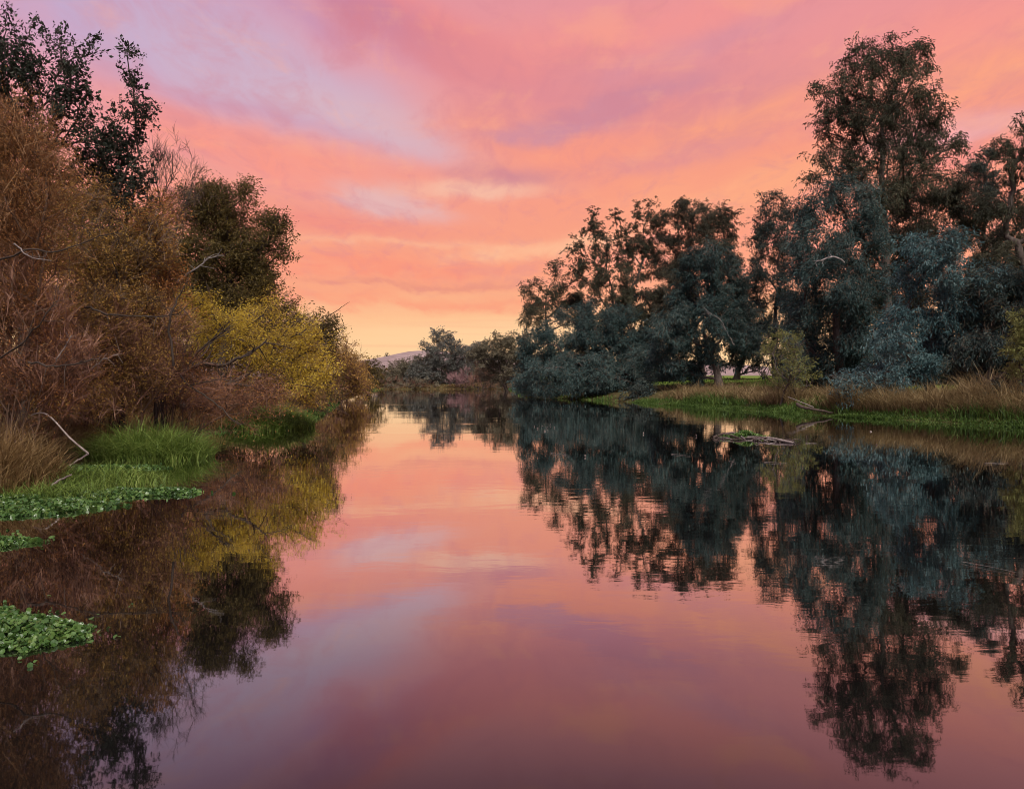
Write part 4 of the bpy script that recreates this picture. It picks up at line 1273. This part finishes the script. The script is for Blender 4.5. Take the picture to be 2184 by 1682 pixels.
cress('nearest floating watercress mound at the lower left picture edge',
      [(-260, 1400), (-60, 1397), (60, 1392), (150, 1372), (205, 1362), (180, 1352), (214, 1342), (160, 1330), (110, 1316), (60, 1312), (30, 1298), (-80, 1296), (-260, 1290)], 5200, 0.050, 0.20, 61, 300)
cress('small low watercress strip just beyond the nearest mound',
      [(-200, 1172), (0, 1170), (60, 1160), (112, 1155), (60, 1148), (20, 1148), (0, 1144), (-200, 1140)], 2600, 0.055, 0.08, 62)
cress('long watercress tongue reaching out from the left bank',
      [(-260, 1112), (0, 1104), (120, 1098), (230, 1084), (288, 1078), (200, 1072), (300, 1060), (420, 1054), (442, 1047), (380, 1044), (250, 1046), (190, 1052), (80, 1058), (-40, 1062), (-260, 1066)], 9500, 0.068, 0.12, 63)
cress('thin watercress line floating before the fallen stick',
      [(90, 1004), (200, 1000), (330, 1000), (370, 998), (330, 995), (200, 994), (90, 994)], 1600, 0.07, 0.06, 64)


# ------------------------------------------------------------------ fallen sticks, drift
def stick(name, label, cat, pts, r0, r1, mat, group=None):
    pr = bezier_path([np.array(p_) for p_ in pts], 14)
    rng = np.random.default_rng(len(label))
    pr[1:-1] += rng.normal(size=(12, 3)) * r0 * 0.25
    v, q = tubes(pr[None], np.linspace(r0, r1, 14)[None], 7)
    c = pr[0]
    o = new_mesh(name, v - c, q, M[mat], smooth=True)
    o.location = c
    o['label'] = label
    o['category'] = cat
    if group:
        o['group'] = group
    return o


stick('fallen_branch', 'pale bent dead branch slanting down from the left bank into the water', 'branch',
      [at(66, 886, 18.6), at(90, 880, 18.5), at(112, 893, 18.4), at(145, 930, 18.4), at(170, 952, 18.5), at(188, 967, 18.6)], 0.012, 0.024, 'stick_pale')
stick('fallen_branch', 'short pale stick end below the bent branch, half sunk', 'branch', [at(188, 968, 19.6), at(168, 980, 19.3), at(146, 994, 19.0)], 0.022, 0.014, 'stick_pale')
stick('fallen_branch', 'short grey stick lying in the grass before the straw clump', 'branch', [at(108, 1036, 15.2), at(130, 1022, 15.6), at(152, 1012, 16.0)], 0.022, 0.014, 'stick')
stick('snag', 'dark log with pale upper twig lying on the green right waterline', 'log', [at(1775, 880, 43.6), at(1735, 872, 43.6), at(1712, 868, 43.7), at(1700, 862, 44)], 0.04, 0.10, 'stick_dark')
stick('snag', 'thin pale dead twig rising behind the dark log', 'twig', [at(1735, 868, 43.9), at(1705, 856, 44), at(1680, 846, 44)], 0.03, 0.015, 'stick')


def wp(px, py, z=0.0):
    yy = (CAM_Z - z) * F / (py - HZ)
    return np.array([(px - 1092) / F * yy, yy, z])


drift = thing('driftwood_raft', 'low raft of pale driftwood and green weed lying in the water', 'driftwood', tuple(wp(1605, 938)))
rng = np.random.default_rng(77)


def raft_stick(p0, p1, r0, mat, lift):
    a, b = wp(*p0), wp(*p1)
    m_ = (a + b) / 2 + rng.normal(size=3) * [0.05, 0.05, 0.0] + [0, 0, lift]
    a[2] += 0.01
    b[2] += 0.015
    pr = bezier_path([a, m_, b], 9)
    v, q = tubes(pr[None], np.linspace(r0, r0 * 0.5, 9)[None], 6)
    new_mesh('stick', v, q, M[mat], smooth=True, parent=drift)


raft_stick((1585, 934), (1694, 945), 0.055, 'stick', 0.08)
raft_stick((1600, 936), (1660, 941), 0.04, 'stick_dark', 0.08)
raft_stick((1520, 934), (1570, 930), 0.05, 'stick_dark', 0.10)
raft_stick((1530, 930), (1585, 938), 0.04, 'stick_dark', 0.10)
raft_stick((1548, 926), (1590, 938), 0.045, 'stick', 0.12)
raft_stick((1640, 938), (1692, 946), 0.045, 'stick', 0.05)
for k in range(26):
    x0 = rng.uniform(1520, 1680)
    y0 = 933 + (x0 - 1520) * 0.06 + rng.normal() * 2.2
    dx = rng.uniform(10, 34)
    raft_stick((x0, y0), (x0 + dx, y0 + dx * 0.06 + rng.normal() * 2.5), rng.uniform(0.012, 0.03), 'stick' if rng.uniform() > 0.6 else 'stick_dark', rng.uniform(0.0, 0.10))
c0 = wp(1590, 934)
n = 900
xy = rng.normal(size=(n, 2)) * [0.26, 0.12]
C = np.stack([c0[0] + xy[:, 0], c0[1] + xy[:, 1], 0.05 + rng.uniform(0, 0.16, n) * np.exp(-(xy[:, 0] / 0.3) ** 2)], -1)
ax = norm(rng.normal(size=(n, 3)) + [0, 0, 0.8])
v, q = leaves(C, ax, np.full(n, 0.09), np.full(n, 0.055), rng)
new_mesh('weed', v, q, M['cress'], var=rng.uniform(0.3, 1, n), parent=drift, kind='stuff')

for px, py, dx, dy, lb in [
    (2050, 1197, 120, 24, 'long thin pale twig floating near the right picture edge'),
    (1718, 945, 24, 0, 'short white stick floating beside the driftwood raft'),
    (1432, 968, 40, 4, 'thin twig floating left of the driftwood raft'),
    (1555, 983, 14, 4, 'small pale chip floating in front of the driftwood raft'),
    (1630, 985, 50, 3, 'faint twig floating below the right end of the driftwood raft'),
    (88, 1314, 28, 4, 'pale sliver floating just beyond the nearest watercress mound'),
    (1175, 966, 40, 6, 'grey sliver floating below the reflected blue-green gum'),
    (2100, 988, 50, -2, 'pale twig floating under the tan reeds')]:
    a, b = wp(px, py, 0.012), wp(px + dx, py + dy, 0.012)
    yy = a[1]
    stick('floating_twig', lb, 'twig', [a, (a + b) / 2 + [0, 0, 0.006], b], 0.00022 * yy, 0.0001 * yy, 'stick', 'twigs floating on the river')
rng = np.random.default_rng(91)
for px, py in [(1140, 910), (1148, 914), (1156, 908), (1165, 913), (1172, 907), (1160, 919), (1183, 912), (1425, 944), (1372, 925), (1860, 920), (1868, 948), (1485, 930), (1204, 968), (1250, 973)]:
    c = wp(px, py, 0.01)
    d = float(c[1])
    ax = norm(rng.normal(size=(1, 3)) * [1, 1, 0.1] + [0, 0, 0.3])
    v, q = leaves(np.zeros((1, 3)), ax, np.array([0.05 + 0.0012 * d]), np.array([0.03 + 0.0007 * d]), rng)
    top = v.copy()
    v2 = np.concatenate([v, v - [0, 0, 0.008]])
    q2 = [[0, 1, 2, 3], [7, 6, 5, 4], [0, 4, 5, 1], [1, 5, 6, 2], [2, 6, 7, 3], [3, 7, 4, 0]]
    o = new_mesh('floating_leaf', v2, q2, M['stick'])
    o.location = c
    o['label'] = 'tiny pale leaf floating on the dark water under the right bank'
    o['category'] = 'leaf'
    o['group'] = 'pale leaves floating on the dark water'
print('TRIS', STAT)
